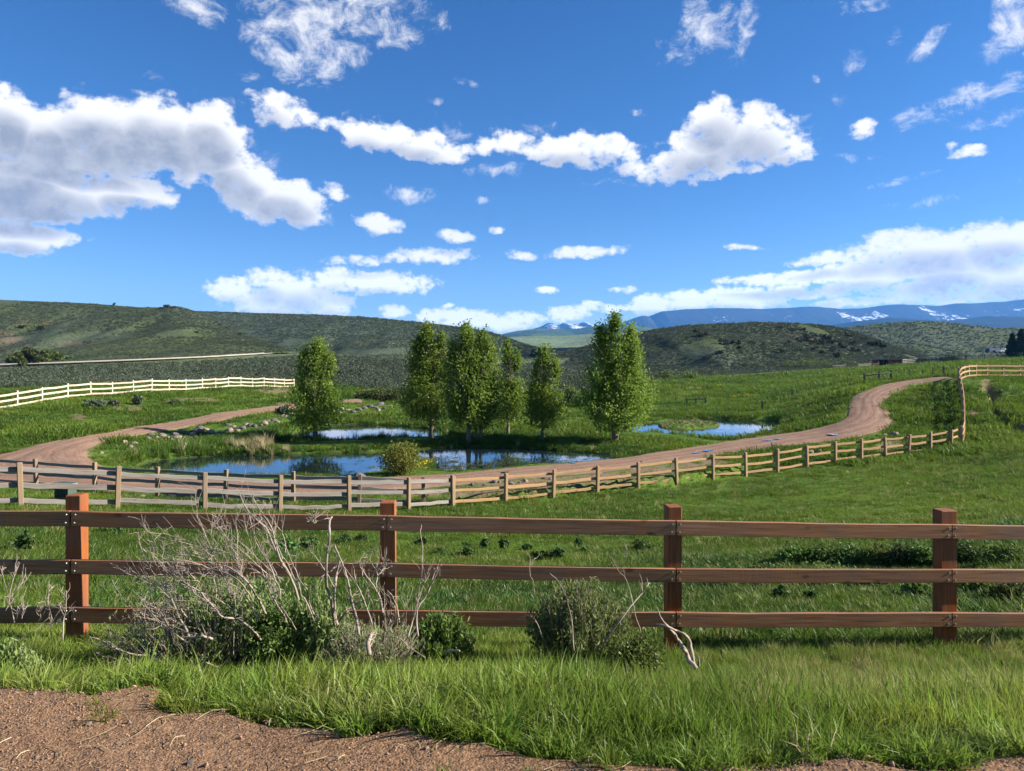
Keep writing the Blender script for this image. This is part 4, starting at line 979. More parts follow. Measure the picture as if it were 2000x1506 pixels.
# -- the stained fence right in front: post foot, post top, three rail centres (photo rows) per post
FRONT = [(-6.78, 6.80, None), (-3.97, 6.73, (965,1008,1101,1193)), (-1.155, 6.88, (979,1017,1107,1199)), (1.533, 7.03, (987,1026.5,1118,1203)), (4.295, 7.32, (995,1033.5,1119,1203.5)), (7.05, 7.66, None)]
def front_fence():
    P = []
    for X, Y, vs in FRONT:
        if vs: P.append((X, Y, [(H0-v)/F*Y for v in vs]))
        else: P.append((X, Y, None))
    P[0] = (P[0][0], P[0][1], [P[1][2][0]+0.0, P[1][2][1]+0.0, P[1][2][2]+0.0, P[1][2][3]-0.02]); P[0][2][:] = [(H0-v)/F*P[0][1] for v in (962,1006,1100,1198)]
    P[-1] = (P[-1][0], P[-1][1], [(H0-v)/F*P[-1][1] for v in (1000,1037,1119,1202)])
    root = empty('plank_fence', (P[2][0], P[2][1], float(Z(P[2][0], P[2][1]))), 'reddish brown stained three rail fence in front, running across behind the shrubs', 'fence')
    inv = Matrix.Translation(-root.location)
    S = 0.138
    for k, (X, Y, zs) in enumerate(P):
        base = float(Z(X, Y)) - 0.05
        a = math.atan2(P[min(k+1, len(P)-1)][1]-P[max(k-1, 0)][1], P[min(k+1, len(P)-1)][0]-P[max(k-1, 0)][0])
        w = S*(1.22 if k == 4 else 1.0)
        o = link('post', post_mesh('post', w, S, zs[0]-base, MAT['stained_post'], 0.007, 0.03*(k % 3-1)), root)
        o.matrix_local = inv @ Matrix.Translation((X, Y, base)) @ Matrix.Rotation(a, 4, 'Z')
    for k in range(len(P)-1):
        for r in range(3):
            h = 0.137 if r != 1 else 0.128
            A = Vector((P[k][0], P[k][1], P[k][2][r+1])); B = Vector((P[k+1][0], P[k+1][1], P[k+1][2][r+1]))
            d = (B-A).normalized(); nrm = Vector((0,0,1)).cross(d).normalized()
            A2 = A - nrm*(S/2+0.002) + d*0.003; B2 = B - nrm*(S/2+0.002) - d*0.003
            L = (B2-A2).length
            o = link('rail', rail_mesh('rail', L, h, 0.038, MAT['stained_rail'], 0.006, 0.002, 0.004, 8, k*3+r), root)
            o.matrix_local = inv @ frame(A2, B2)
            for x in (0.032, L-0.032):
                for z in (-h*0.27, h*0.27):
                    link('bolt_head', BOLT, o).location = (x + (0.004 if z > 0 else -0.003), -0.038, z)
front_fence()

def rail_fence(name, pts, label, post_w, top, rails, rh, mats, jitter=0.01, post_d=None, side=-1, warp=0.008, bow=0.01, stub=0.0, rt=0.045, lean=0.015, group=None, sink=0.0):
    """pts: post feet (x, y, z) in order; rails: heights of the rail centres; side -1: boards on the viewer's side of the posts"""
    root = empty(name, pts[len(pts)//2], label, 'fence', group)
    inv = Matrix.Translation(-root.location)
    r = np.random.default_rng(len(pts)*7+len(name))
    pd = post_d or post_w
    pm = [post_mesh('post', post_w, pd, top*(1+0.02*k)+sink, MAT[mats[1]], 0.012, 0.1*(k-1)) for k in range(3)]
    for k, p in enumerate(pts):
        a = pts[max(k-1, 0)]; b = pts[min(k+1, len(pts)-1)]
        o = link('post', pm[k % 3], root)
        o.matrix_local = inv @ Matrix.Translation((p[0], p[1], p[2]-sink)) @ Matrix.Rotation(math.atan2(b[1]-a[1], b[0]-a[0]) + r.normal(0, .03), 4, 'Z') @ Matrix.Rotation(r.normal(0, lean), 4, 'X') @ Matrix.Rotation(r.normal(0, lean), 4, 'Y')
    for k in range(len(pts)-1):
        for i, hz in enumerate(rails):
            A = Vector(pts[k]) + Vector((0,0,hz + r.normal(0, jitter))); B = Vector(pts[k+1]) + Vector((0,0,hz + r.normal(0, jitter)))
            d = (B-A).normalized(); nrm = Vector((0,0,1)).cross(d).normalized()
            off = nrm*(pd/2+0.002)*side
            e = 0.002 if (k+i) % 2 else 0.0
            A2 = A + off + d*0.003; B2 = B + off - d*0.003
            if side > 0: A2 += nrm*(rt); B2 += nrm*(rt)
            if stub == 'mid':                 # rails let into the posts
                A2 = A + d*post_w*0.42 + nrm*0.02; B2 = B - d*post_w*0.42 + nrm*0.02
            o = link('rail', rail_mesh('rail', (B2-A2).length, rh*(1+0.06*r.normal()), rt, MAT[mats[0]], bow*abs(r.normal()), warp, 0.007, 6, k*5+i), root)
            o.matrix_local = inv @ frame(A2, B2)
    return root

def G(x, y, dz=0.0): return (x, y, float(Z(x, y))+dz)
def along(line, us):
    """points of a ground line (list of (x, y)) at the photo columns us"""
    L = np.array(smooth_line(line, 60)); uu = U0 + F*L[:,0]/L[:,1]
    return [G(np.interp(u, uu, L[:,0]), np.interp(u, uu, L[:,1])) for u in us] if uu[-1] > uu[0] else [G(np.interp(u, uu[::-1], L[::-1,0]), np.interp(u, uu[::-1], L[::-1,1])) for u in us]
def xy(u, Y): return ((u-U0)/F*Y, Y)

# -- weathered grey fence below the road
grey = along([xy(-160,18.6), xy(41,20.0), xy(400,22.8), xy(682,25.6), xy(798,27.0), xy(886,29.0)], [-160, 41, 229, 400, 547, 682, 798, 884])
rail_fence('weathered_rail_fence', grey[:-1]+[grey[-1]], 'weathered grey three rail fence at the left, nearer one of the two', 0.13, 1.22, (0.22, 0.63, 1.04), 0.135, ('grey_rail', 'grey_post'), 0.02, None, 1, 0.012, 0.02, 0.0, 0.05, 0.02)
back = along([xy(-60,31.0), xy(71,30.0), xy(185,29.0), xy(307,28.4), xy(440,28.0), xy(573,27.7), xy(701,27.8), xy(827,28.2), xy(880,29.2)], [-50, 71, 185, 307, 440, 573, 701, 827])
rail_fence('weathered_rail_fence', back, 'dark shaded grey rail fence just beside the dirt road, behind the nearer weathered one', 0.135, 1.17, (0.20, 0.60, 1.0), 0.125, ('grey_rail', 'grey_post'), 0.02, None, 1, 0.012, 0.03, 0.0, 0.05, 0.02)

# -- tan fence that runs along the field and turns up the slope
tan_us = [885,988,1081,1167,1247,1322,1393,1457,1519,1577,1632,1683,1730,1775,1818,1858,1877]
tan1 = along([xy(885,29.0), xy(1081,31.9), xy(1322,35.4), xy(1577,39.9), xy(1775,43.5), xy(1862,45.3), xy(1879,46.2)], tan_us)
tan2 = [G(*xy(u, Y)) for u, Y in [(1881,48.2),(1881,50.4),(1881,52.6),(1880,54.8),(1879,57.0),(1877,59.2),(1874.5,61.4),(1872.5,63.6),(1871.5,65.8)]]
tan3 = [G(*xy(u, Y)) for u, Y in [(1873,67.3),(1877,68.6),(1883,69.8),(1892,70.8),(1905.5,71.6),(1928,72.2),(1959.5,72.8),(1992,73.4),(2030,74.0),(2070,74.6)]]
rail_fence('timber_rail_fence', tan1, 'new tan timber fence along the lower road edge, curving to the right corner', 0.135, 1.20, (0.20, 0.62, 1.04), 0.115, ('tan_rail', 'tan_post'), 0.018, None, 1, 0.008, 0.02, 0.0, 0.04, 0.025)
rail_fence('timber_rail_fence', [tan1[-1]] + tan2 + tan3[:1], 'new tan timber fence seen end on, climbing the slope at the right', 0.14, 1.20, (0.20, 0.62, 1.04), 0.14, ('tan_rail', 'tan_post'), 0.012, None, -1, 0.004, 0.012, 0.0, 0.05)
rail_fence('timber_rail_fence', tan3, 'new tan timber fence on top of the slope, at the right edge', 0.15, 1.25, (0.20, 0.65, 1.10), 0.15, ('tan_rail', 'tan_post'), 0.012, None, -1, 0.004, 0.012, 0.0, 0.05)

# -- pale fence along the left rise
pale_us = [-70,-18,33,82,132,177,219,260,296,330,363,395,421,446,470,493,515,536,555,574]
pale = along([xy(-70,53.0), xy(-18,55.5), xy(33,58.0), xy(132,63.3), xy(260,70.5), xy(363,77.8), xy(446,85.3), xy(515,93.0), xy(574,101.0)], pale_us)
rail_fence('pale_rail_fence', pale, 'pale cream three rail fence along the top of the grassy rise at the left', 0.13, 1.28, (0.24, 0.68, 1.12), 0.15, ('pale_rail', 'pale_rail'), 0.02, None, -1, 0.006, 0.015, 0.0, 0.045)

# -- little braces and posts in the far meadow
def h_brace(us, Y, top, label, group=None):
    pts = [G(*xy(u, Y)) for u in us]
    rt = empty('fence_brace', pts[0], label, 'fence', group); inv = Matrix.Translation(-rt.location)
    pm = post_mesh('post', 0.16, 0.16, top, MAT['bark'])
    for p in pts:
        o = link('post', pm, rt); o.matrix_local = inv @ Matrix.Translation(p)
    for k in range(len(pts)-1):
        A = Vector(pts[k])+Vector((0,-0.08,top*0.72)); B = Vector(pts[k+1])+Vector((0,-0.08,top*0.72))
        o = link('rail', rail_mesh('rail', (B-A).length, 0.13, 0.11, MAT['pale_rail' if (k == 1 and top > 0.9) else 'bark']), rt); o.matrix_local = inv @ frame(A, B)
h_brace((1688,1717,1740), 79, 1.0, 'two bay post and rail brace standing beside the bend of the dirt road')
h_brace((1341,1359,1378), 84, 0.8, 'low dark post and rail brace in the meadow beyond the right pond')
def lone_post(u, v, top, label, w=0.16):
    p = hit(u, v, 50)
    o = link('fence_post', post_mesh('fence_post', w, w, top, MAT['bark'])); o.location = p
    tag(o, label, 'post', 'single posts in the far meadow')
for (u, v, t, lb) in [(1843,734,1.0,'tall dark wooden post in the meadow left of the top of the tan fence'), (1547,777,0.95,'grey wooden post in the meadow right of the dirt islet pond'), (1489,801,0.9,'short dark post close to the far bank of the right pond'),
    (1320,787,0.8,'short thin post left of the low dark brace in the meadow'), (1777,736,0.8,'thin pale wire fence post left of the tall dark post'), (1802,735,0.8,'thin pale wire fence post just right of another, left of the tall dark post'), (1822,734,0.8,'thin pale wire fence post nearest to the tall dark post')]:
    lone_post(u, v, t, lb, 0.16 if 'thin' not in lb else 0.09)
# ------------------------------------------------------------------ trees
def leaf_cloud(C, size, r, droop=0.0, aspect=1.5):
    """one small folded diamond leaf per centre"""
    n = len(C)
    d = r.normal(0, 1, (n, 3)); d[:,2] -= droop; d /= np.linalg.norm(d, axis=1, keepdims=True)
    e = np.cross(d, r.normal(0, 1, (n, 3))); e /= np.linalg.norm(e, axis=1, keepdims=True)+1e-9
    s = (size*(0.65+0.7*r.random(n)))[:, None]
    nn = np.cross(d, e)
    a = C - d*s*0.5*aspect; b = C + e*s*0.42 + nn*s*0.12; c = C + d*s*0.5*aspect; f = C - e*s*0.42 + nn*s*0.12
    v = np.stack([a, b, c, f], 1).reshape(-1, 3)
    k = np.arange(n)*4
    return v, np.stack([k, k+1, k+2, k+3], -1)

def poplar(base, H, top_parts, bottom, label, seed, leaves=15000, trunk_r=0.16, stems=1, sparse=0.0, leaf=0.112, lean=0.0):
    """upright poplar: straight trunk, steep limbs, crown made of several upright plumes.
    top_parts: list of (dx, radius, top height) plumes, bottom: height where foliage begins"""
    r = np.random.default_rng(seed)
    root = empty('poplar_tree', base, label, 'tree', 'trees beside the ponds')
    g = Geo()
    def stem(x0, h, rad, dx):
        n = 9; t = np.linspace(0, 1, n)
        p = np.column_stack([x0 + dx*t**1.3 + 0.05*np.cumsum(r.normal(0, .5, n))*t, 0.05*np.cumsum(r.normal(0, .5, n))*t, -0.3 + (h+0.3)*t])
        rr = rad*(1-t)**0.85*(1+0.5*np.exp(-t*14)) + 0.012
        g.add(*tube(p, rr, 8)); return p
    mains = []
    if stems == 1: mains.append(stem(0, H*0.93, trunk_r, lean))
    else:
        for q in range(stems): mains.append(stem(0.22*(q-(stems-1)/2), H*0.9*(1-0.05*q), trunk_r*0.85, 0.5*(q-(stems-1)/2)))
    limbs = []
    for k in range(30):
        m = mains[k % len(mains)]
        f = 0.16 + 0.66*r.random(); p0 = np.array([np.interp(f*H*0.9, m[:,2], m[:,i]) for i in range(3)])
        part = top_parts[r.integers(len(top_parts))]
        a = r.random()*6.28; R = part[1]*(0.5+0.5*r.random())
        tz = min(p0[2] + H*(0.18+0.25*r.random()), part[2]*0.92)
        p3 = np.array([part[0]*0.7 + R*math.cos(a), R*math.sin(a), tz])
        p1 = p0*0.55 + p3*0.45 + np.array([0.1*math.cos(a)*R, 0.1*math.sin(a)*R, -0.03*H])
        L = smooth_line([p0, p1, p3], 4); n = len(L)
        g.add(*tube(L, trunk_r*0.30*(1-f)**0.5*np.linspace(1, 0.2, n)+0.006, 5, False)); limbs.append(L)
    link('trunk', g.mesh('trunk', [MAT['bark']], True), root)
    # leaf sprays
    C = []
    tot = sum(p[1]**2*(p[2]-bottom) for p in top_parts)
    nclump = 340
    for (dx, R, top) in top_parts:
        m = int(nclump*R*R*(top-bottom)/tot) + 25
        hgt = top - bottom
        t = r.random(m)**0.9
        prof = np.where(t < 0.30, (t/0.30)**0.55*0.55+0.45, np.clip((1-(t-0.30)/0.72), 0.02, 1)**0.98)
        rad = R*prof*(0.22+0.86*r.random(m)**0.55)*(1+0.16*np.sin(3*t*6.28+seed+dx))
        a = r.random(m)*6.283
        z = bottom + t*hgt
        spread = dx*np.clip((z-bottom)/(hgt*0.5), 0.0, 1)
        cx = spread + rad*np.cos(a); cy = rad*np.sin(a)*0.95
        gap = fbm(cx*0.9+seed, z*0.7+cy*0.6, 2)
        keep = (gap > (-0.50 + sparse)) & ((t > 0.10) | (r.random(m) < 0.5))
        for x, y, zz, tt in zip(cx[keep], cy[keep], z[keep], t[keep]):
            n = int(leaves/nclump*(0.6+0.8*r.random()))
            up = r.normal(0, 1, n)
            s = 0.16 + 0.09*r.random()
            q = np.column_stack([x + r.normal(0, s, n) + (x-spread.mean())*0.10*up, y + r.normal(0, s, n) + y*0.10*up, np.maximum(zz + up*(0.34 if tt < 0.85 else 0.30), bottom*0.75 + 0.2*r.random(n))])
            C.append(q)
        # the leader and a few free shoots on the outline
        n = int(leaves*0.006)
        for b in range(5):
            h0 = top*(0.78+0.2*r.random()); rr = R*0.42*(1-(h0-bottom)/hgt)**0.5
            ang = r.random()*6.28; zz = np.linspace(0, 0.5, n)
            C.append(np.column_stack([dx + (rr+0.05*zz)*math.cos(ang) + r.normal(0, .07, n), rr*math.sin(ang) + r.normal(0, .07, n), h0 + zz]))
        n = int(leaves*0.012)
        C.append(np.column_stack([dx + r.normal(0, .13, n), r.normal(0, .13, n), top - 0.9 + r.random(n)*0.75]))
    C = np.concatenate(C)
    # leaves hang below the crown on low twigs as well
    v, q = leaf_cloud(C, leaf, r, 0.25)
    link('crown', mesh_np('crown', v, q, [MAT['leaf_poplar']]), root)
    return root

def tree_from_photo(u, v, vtop, parts, vbot, label, seed, **kw):
    b = hit(u, v, 34); s = b[1]/F                        # metres per photo pixel there
    H = (v - vtop)*s
    kw['leaves'] = int(kw.get('leaves', 12000)*0.98)
    poplar((b[0], b[1], b[2]), H, [(dx*s*1.05, R*s*1.2, (v-t-4)*s) for dx, R, t in parts], (v-vbot+7)*s, label, seed, **kw)
tree_from_photo(616, 861, 663, [(3,36,664),(-20,26,684),(24,24,688),(2,46,722)], 842, 'leftmost poplar, standing alone on the strip between the two left ponds', 101, leaves=13000, trunk_r=0.15)
tree_from_photo(842, 856, 632, [(-8,38,633),(-24,32,660),(18,30,652),(-10,48,708)], 832, 'tall poplar at the right end of the back pond, leftmost of the row', 102, leaves=15000, trunk_r=0.17)
tree_from_photo(915, 868, 637, [(-4,39,638),(-28,28,668),(12,40,700)], 836, 'poplar in the middle of the row with its crown merged with its right neighbour', 103, leaves=14000, trunk_r=0.15)
tree_from_photo(934, 866, 647, [(8,30,648),(22,26,668),(10,38,715)], 838, 'poplar just right of the merged one, with a slim forked trunk', 104, leaves=10000, trunk_r=0.11, stems=2)
tree_from_photo(992, 852, 663, [(0,22,664),(17,18,694),(6,32,740)], 832, 'thin open crowned poplar with bare lower branches, right of the merged pair', 105, leaves=7000, trunk_r=0.11, sparse=0.25)
tree_from_photo(1060, 858, 676, [(3,20,678),(-12,17,705),(22,15,700),(2,34,745)], 836, 'smallest poplar with a narrow pointed top, left of the largest tree', 106, leaves=8000, trunk_r=0.12, sparse=0.12)
tree_from_photo(1201, 864, 613, [(0,44,616),(30,34,634),(-26,38,640),(2,62,705),(24,46,672)], 842, 'largest and broadest poplar, right of the row near the right pond', 107, leaves=22000, trunk_r=0.20)

def small_tree(u, v, hpx, wpx, mat, label, name, group, seed, ymin=60, n=1500, leaf=0.3, conic=False, cat='tree', mats2='bark'):
    r = np.random.default_rng(seed)
    b = hit(u, v, ymin); s = b[1]/F; H = hpx*s; W = wpx*s/2
    root = empty(name, b, label, cat, group)
    t = r.random(n)
    if conic: prof = (1-t)**0.8*0.95+0.05
    else: prof = np.sqrt(np.clip(1-((t-0.45)/0.58)**2, 0, 1))
    a = r.random(n)*6.283; rad = W*prof*np.sqrt(r.random(n))*(1+0.35*np.sin(a*3+seed)*np.sin(t*9+seed))
    C = np.column_stack([rad*np.cos(a), rad*np.sin(a), H*(0.10+0.9*t)])
    C += 0.15*W*np.column_stack([fbm(C[:,2]*2/W+seed, C[:,0]/W, 2), fbm(C[:,2]*2/W+9, C[:,1]/W, 2), 0*t])
    vv, q = leaf_cloud(C, leaf, r)
    g = Geo(); g.add(*tube([(0,0,-0.3),(0,0,H*0.4),(0,0,H*0.9)], [0.05*H*0.5+0.02, 0.03*H*0.5, 0.02], 6))
    link('trunk', g.mesh('trunk', [MAT[mats2]]), root)
    link('crown', mesh_np('crown', vv, q, [MAT[mat]]), root)
    return root
# ------------------------------------------------------------------ shrubs, dead wood and weeds
def shrub(u, v, hpx, wpx, mat, label, seed, name='leafy_shrub', cat='shrub', group=None, n=2500, leaf=0.05, ymin=2.0, depth=None, stem_mat='brown_stem', upright=0.5, nst=16, clump=0.10, base=None, flat=1.0):
    """many stems fanning from one foot, leaves gathered round their outer ends"""
    r = np.random.default_rng(seed)
    b = base if base is not None else hit(u, v, ymin)
    s = b[1]/F; H = hpx*s; W = wpx*s/2
    root = empty(name, b, label, cat, group)
    g = Geo(); C = []
    for k in range(nst):
        a = r.random()*6.283; out = math.sqrt(r.random())
        tip = np.array([W*0.92*out*math.cos(a), W*0.92*out*math.sin(a)*flat, H*(0.55+0.42*r.random())*math.sqrt(max(0.05, 1-0.75*out*out))])
        p0 = np.array([tip[0]*0.12, tip[1]*0.12, -0.05]); mid = tip*np.array([0.45,0.45,0.6]) + r.normal(0, .06*W, 3)
        L = smooth_line([p0, mid, tip], 4)
        g.add(*tube(L, np.linspace(0.014, 0.004, len(L))*max(0.6, H*0.7), 4, False))
        m = max(3, int(n/nst)); f = 0.25 + 0.80*r.random(m)**0.7
        idx = np.clip(f*(len(L)-1), 0, len(L)-1.001); i = idx.astype(int); fr = (idx-i)[:, None]
        P = L[i]*(1-fr)+L[i+1]*fr
        C.append(P + r.normal(0, 1, (m, 3))*np.array([clump, clump, clump*0.9])*W*1.6)
    C = np.concatenate(C); C[:,2] = np.maximum(C[:,2], 0.02)
    link('stems', g.mesh('stems', [MAT[stem_mat]]), root)
    vv, q = leaf_cloud(C, leaf, r, -upright)
    link('foliage', mesh_np('foliage', vv, q, [MAT[mat]]), root)
    return root

# -- golden round bush on the bank of the front pond
shrub(783, 926, 62, 88, 'leaf_golden', 'round golden green bush on the near bank of the front pond', 5, 'round_bush', 'bush', None, 9000, 0.065, 30, nst=60, clump=0.12)
# -- willow thicket behind the row of trees
wl = 'willows behind the ponds'
for k, (u, v, h, w, lb) in enumerate([(712,779,16,40,'low willow clump left of the thicket, above the end of the dirt road'), (742,782,24,50,'olive willow clump right of the end of the dirt road'), (775,786,28,54,'broad willow clump left of the first tree of the row'),
    (800,792,22,40,'dark low willow clump at the foot of the thicket beside the row'), (1012,792,34,40,'willow seen between the third and fourth trees of the row'), (1036,786,26,34,'small willow behind the smallest poplar'), (1112,790,40,46,'large brownish willow between the smallest poplar and the largest tree'),
    (1135,795,30,40,'dark willow against the left edge of the largest tree'), (1088,796,22,34,'low willow under the gap left of the largest tree'), (1262,748,14,40,'grey green willow right of the largest tree at the edge of the meadow'), (1300,742,12,44,'long low willow at the foot of the right hill, left one'),
    (1345,741,10,50,'long low willow at the foot of the right hill, middle one'), (1545,723,16,40,'round grey willow at the upper edge of the meadow, left of the red shed'), (1580,722,20,46,'tallest round willow left of the red shed'), (1612,720,14,44,'yellowish willow nearest to the red shed'), (1650,716,10,40,'low yellowish willow left of the red shed'), (955,795,24,40,'dark willow behind the merged poplars'), (880,795,22,44,'willow behind the gap right of the tall poplar')]):
    shrub(u, v, h, w, 'leaf_willow' if k % 4 != 3 else 'leaf_shrub', lb, 40+k, 'willow', 'shrub', wl, 1100, 0.16 if v > 760 else 0.3, 60, nst=22, clump=0.14)

# -- leafy weeds and shrubs in the near field, seen through the front fence
fw = 'weeds in the near field'
WEEDS = [(48,1082,46,46,'large dark weed at the far left between the upper two front rails'),(915,1094,36,34,'dark spiky weed above the middle rail, largest in the centre bay'),(1055,1098,28,34,'dark weed above the middle rail left of a paler twin'),(1088,1096,28,36,'bushy weed above the middle rail right of a darker twin'),
 (985,1072,22,24,'small weed in the centre bay right of the spiky one'),(948,1070,20,20,'small weed just right above the spiky one'),(825,1070,22,30,'weed right of the second front post'),(1130,1072,24,14,'slim upright weed in the centre bay, left of a small round one'),(1143,1082,16,14,'tiny round weed in the centre bay'),
 (1030,1074,12,20,'flat little weed between small weeds in the centre bay'),(560,1080,30,50,'leafy weed behind the tall bare branches'),(600,1078,34,40,'dark weed left of the second front post'),(672,1066,26,30,'upright weed left of the second front post, near the top rail'),(705,1062,22,26,'small weed against the second front post'),
 (205,1045,16,30,'small weed under the top rail right of the first post'),(232,1048,18,28,'small weed right of another under the top rail near the first post'),(1255,1078,20,50,'low weed left of the third front post'),(860,1088,16,30,'low weed left of the spiky one'),(1525,1178,36,30,'pale leafy weed below the middle rail right of the third post'),
 (1585,1178,26,30,'dark weed below the middle rail, right of the pale one'),(1425,1160,20,30,'dark weed below the middle rail near the third post')]
for k, (u, v, h, w, lb) in enumerate(WEEDS):
    shrub(u, v, h, w, 'leaf_dark', lb, 80+k, 'field_weed', 'weed', fw, 420, 0.06, 8, stem_mat='brown_stem', upright=0.9, nst=14, clump=0.10)
fs = 'shrubs along the ditch in the field'
SHR = [(1440,1152,34,80,'low dark shrub behind the middle rail right of the third post','leaf_dark'),(1545,1105,34,60,'shrub with a bare twig above the middle rail, left end of the hedge-like row','leaf_shrub'),(1600,1104,32,70,'dark green shrub in the row above the middle rail, second from its left end','leaf_shrub'),
 (1660,1104,36,70,'dense shrub in the middle of the row above the middle rail','leaf_dark'),(1715,1106,40,60,'bright green shrub in the row above the middle rail','leaf_shrub'),(1765,1106,38,50,'grey green shrub in the row above the middle rail','leaf_willow'),(1805,1106,36,50,'shrub touching the fourth post on its left','leaf_shrub'),
 (1890,1104,40,64,'dark shrub right of the fourth post above the middle rail','leaf_dark'),(1960,1106,40,70,'shrub at the right edge above the middle rail','leaf_shrub'),(1500,1150,36,90,'wide dark shrub under the middle rail right of the third post','leaf_dark'),(1620,1150,26,90,'low shrub half hidden by the middle rail','leaf_shrub'),
 (1790,1172,40,50,'pale shrub left of the fourth post below the middle rail','leaf_shrub'),(1905,1172,44,80,'round dark shrub right of the fourth post below the middle rail','leaf_shrub'),(1975,1184,40,70,'grey shrub at the right edge just above the lowest rail','leaf_willow'),(1700,1152,26,70,'low dark shrub behind the middle rail left of the fourth post','leaf_dark')]
for k, (u, v, h, w, lb, m) in enumerate(SHR):
    shrub(u, v, h, w, m, lb, 130+k, 'field_shrub', 'shrub', fs, 2200, 0.045, 7.5, upright=0.4, nst=34, clump=0.16)

# -- bare dead wood: every limb is traced, its twigs grow from it
def limb_pts(tr, zoom, org, Y0, r, dj=0.18):
    P = []
    n = len(tr); dY = np.cumsum(r.normal(0, dj, n))*0.5; dY -= dY.mean()
    for k, (x, y) in enumerate(tr):
        P.append(at(org[0]+x/zoom, org[1]+y/zoom, Y0 + dY[k]))
    return np.array(P)
def twigs_of(L, rad, r, n, length, g):
    for _ in range(n):
        i = r.integers(max(1, int(len(L)*0.25)), len(L)-1)
        d = L[min(i+1, len(L)-1)]-L[i-1]; d /= np.linalg.norm(d)+1e-9
        o = np.cross(d, r.normal(0, 1, 3)); o /= np.linalg.norm(o)+1e-9
        l = length*(0.4+0.9*r.random()); q = L[i]
        e = q + (d*0.8+o*0.6+np.array([0,0,0.12]))*l*0.5; f = e + (d*0.7+o*0.35+r.normal(0, .3, 3)+np.array([0,0,0.2]))*l*0.5
        w = np.interp(i, [0, len(L)], [rad[0], rad[-1]])*0.45
        g.add(*tube(smooth_line([q, e, f], 2), np.linspace(max(w, 0.0022), 0.0012, 5), 4, False))
        if r.random() < 0.6:
            f2 = e + (d*0.5-o*0.5+r.normal(0, .3, 3))*l*0.35
            g.add(*tube([e, f2], [max(w*0.6, 0.0018), 0.001], 3, False))
def dead_shrub(name, label, cat, base, limbs, zoom, org, Y0, seed, mat, tw=6, tl=0.16, thick=1.0):
    r = np.random.default_rng(seed)
    root = empty(name, base, label, cat)
    inv = -np.array(base)
    tg = Geo()
    for k, (tr, w0, w1) in enumerate(limbs):
        P = limb_pts(tr, zoom, org, Y0 + r.normal(0, 0.16), r)
        L = smooth_line(P, 5)
        L = L + np.column_stack([0.006*fbm(np.arange(len(L))*0.5+k, np.zeros(len(L)), 2), 0*L[:,0], 0.006*fbm(np.arange(len(L))*0.5+k+40, np.zeros(len(L)), 2)])
        s = Y0/F/zoom*0.42*thick
        rad = np.linspace(w0*s, w1*s, len(L))*(1+0.12*fbm(np.arange(len(L))*0.9, np.full(len(L), k*1.7), 2))
        link('branch', (lambda G_: (G_.add(*tube(L+inv, rad, 6)), G_.mesh('branch', [MAT[mat]], True))[1])(Geo()), root)
        twigs_of(L+inv, rad, r, tw, tl, tg)
    if tg.n:
        o = link('twigs', tg.mesh('twigs', [MAT[mat]]), root); o['kind'] = 'stuff'
    return root
D1 = [([(1805,1050),(1700,880),(1640,700),(1590,600),(1530,500),(1480,400),(1420,260),(1330,180),(1250,90),(1215,0),(1180,-60)],32,6),
 ([(1570,580),(1510,440),(1480,300),(1440,210),(1380,120),(1330,40),(1300,-40)],20,5),([(1600,1060),(1560,960),(1490,850),(1430,730),(1440,700)],22,8),
 ([(1530,840),(1535,760),(1500,700),(1440,640),(1350,560),(1240,460),(1130,370),(1050,270),(990,170),(970,120)],18,5),
 ([(1500,700),(1470,600),(1400,480),(1340,380),(1310,280),(1290,180),(1260,80)],15,5),
 ([(1420,960),(1380,880),(1330,790),(1270,700),(1180,620),(1090,570),(960,540),(880,495),(760,480),(640,470),(540,420),(470,400)],24,5),
 ([(1380,1170),(1300,1080),(1190,1000),(1060,980),(1000,910),(930,840),(870,770),(760,710),(640,620),(560,540),(480,460),(430,420)],24,5),
 ([(1060,590),(1000,500),(960,400),(900,250),(860,150),(845,40)],13,5),
 ([(1200,1420),(1080,1370),(930,1320),(860,1250),(720,1160),(620,1080),(520,1010),(430,960),(330,920),(230,800),(160,680)],30,5),
 ([(790,1140),(760,1070),(700,970),(660,860),(600,750),(520,650),(470,580),(430,500),(390,400),(375,280)],22,5),([(985,1160),(900,1140),(790,1150)],26,16),
 ([(1080,480),(900,420),(800,390),(710,370),(610,350),(520,330),(430,270)],12,4),([(710,860),(620,820),(560,760),(420,690),(310,640),(240,600),(175,575)],15,4),
 ([(1190,970),(1090,880),(1000,830),(900,780),(800,730),(720,640),(680,550)],16,5),([(1000,1300),(1005,1100),(1000,900),(1010,740),(970,640),(900,580),(800,530),(700,490),(660,480)],15,4),
 ([(1160,1330),(1165,1100),(1170,950),(1160,800),(1110,720),(1110,500)],16,5),([(920,1090),(760,1060),(640,1000),(560,930),(500,870),(460,790)],14,4),
 ([(1180,560),(1185,350),(1175,200),(1160,130)],10,4),([(640,1090),(560,950),(500,900),(420,900),(400,840)],12,4),([(1310,700),(1220,640),(1190,520),(1170,440)],11,4),
 ([(1240,560),(1150,430),(1090,330),(1020,250)],9,3),([(1000,560),(940,470),(880,380)],9,3),([(880,700),(800,640),(760,560),(700,520)],10,3),([(1120,760),(1060,640),(1030,560),(1010,470)],10,3),([(760,1000),(720,900),(600,860),(480,880)],9,3)]
_r = random.Random(2)
for tr, w0, w1 in list(D1):
    for q in range(2 if len(tr) > 5 else 1):
        ox, oy, st = _r.uniform(-75, 75), _r.uniform(-55, 75), _r.uniform(0.72, 0.98)
        k0 = _r.randrange(0, max(1, len(tr)//3)); bx, by = tr[0]
        D1.append(([(bx+(x-bx)*st+ox+_r.uniform(-14,14), by+(y-by)*st+oy+_r.uniform(-14,14)) for x, y in tr[k0:]], w0*0.55, w1*0.6))
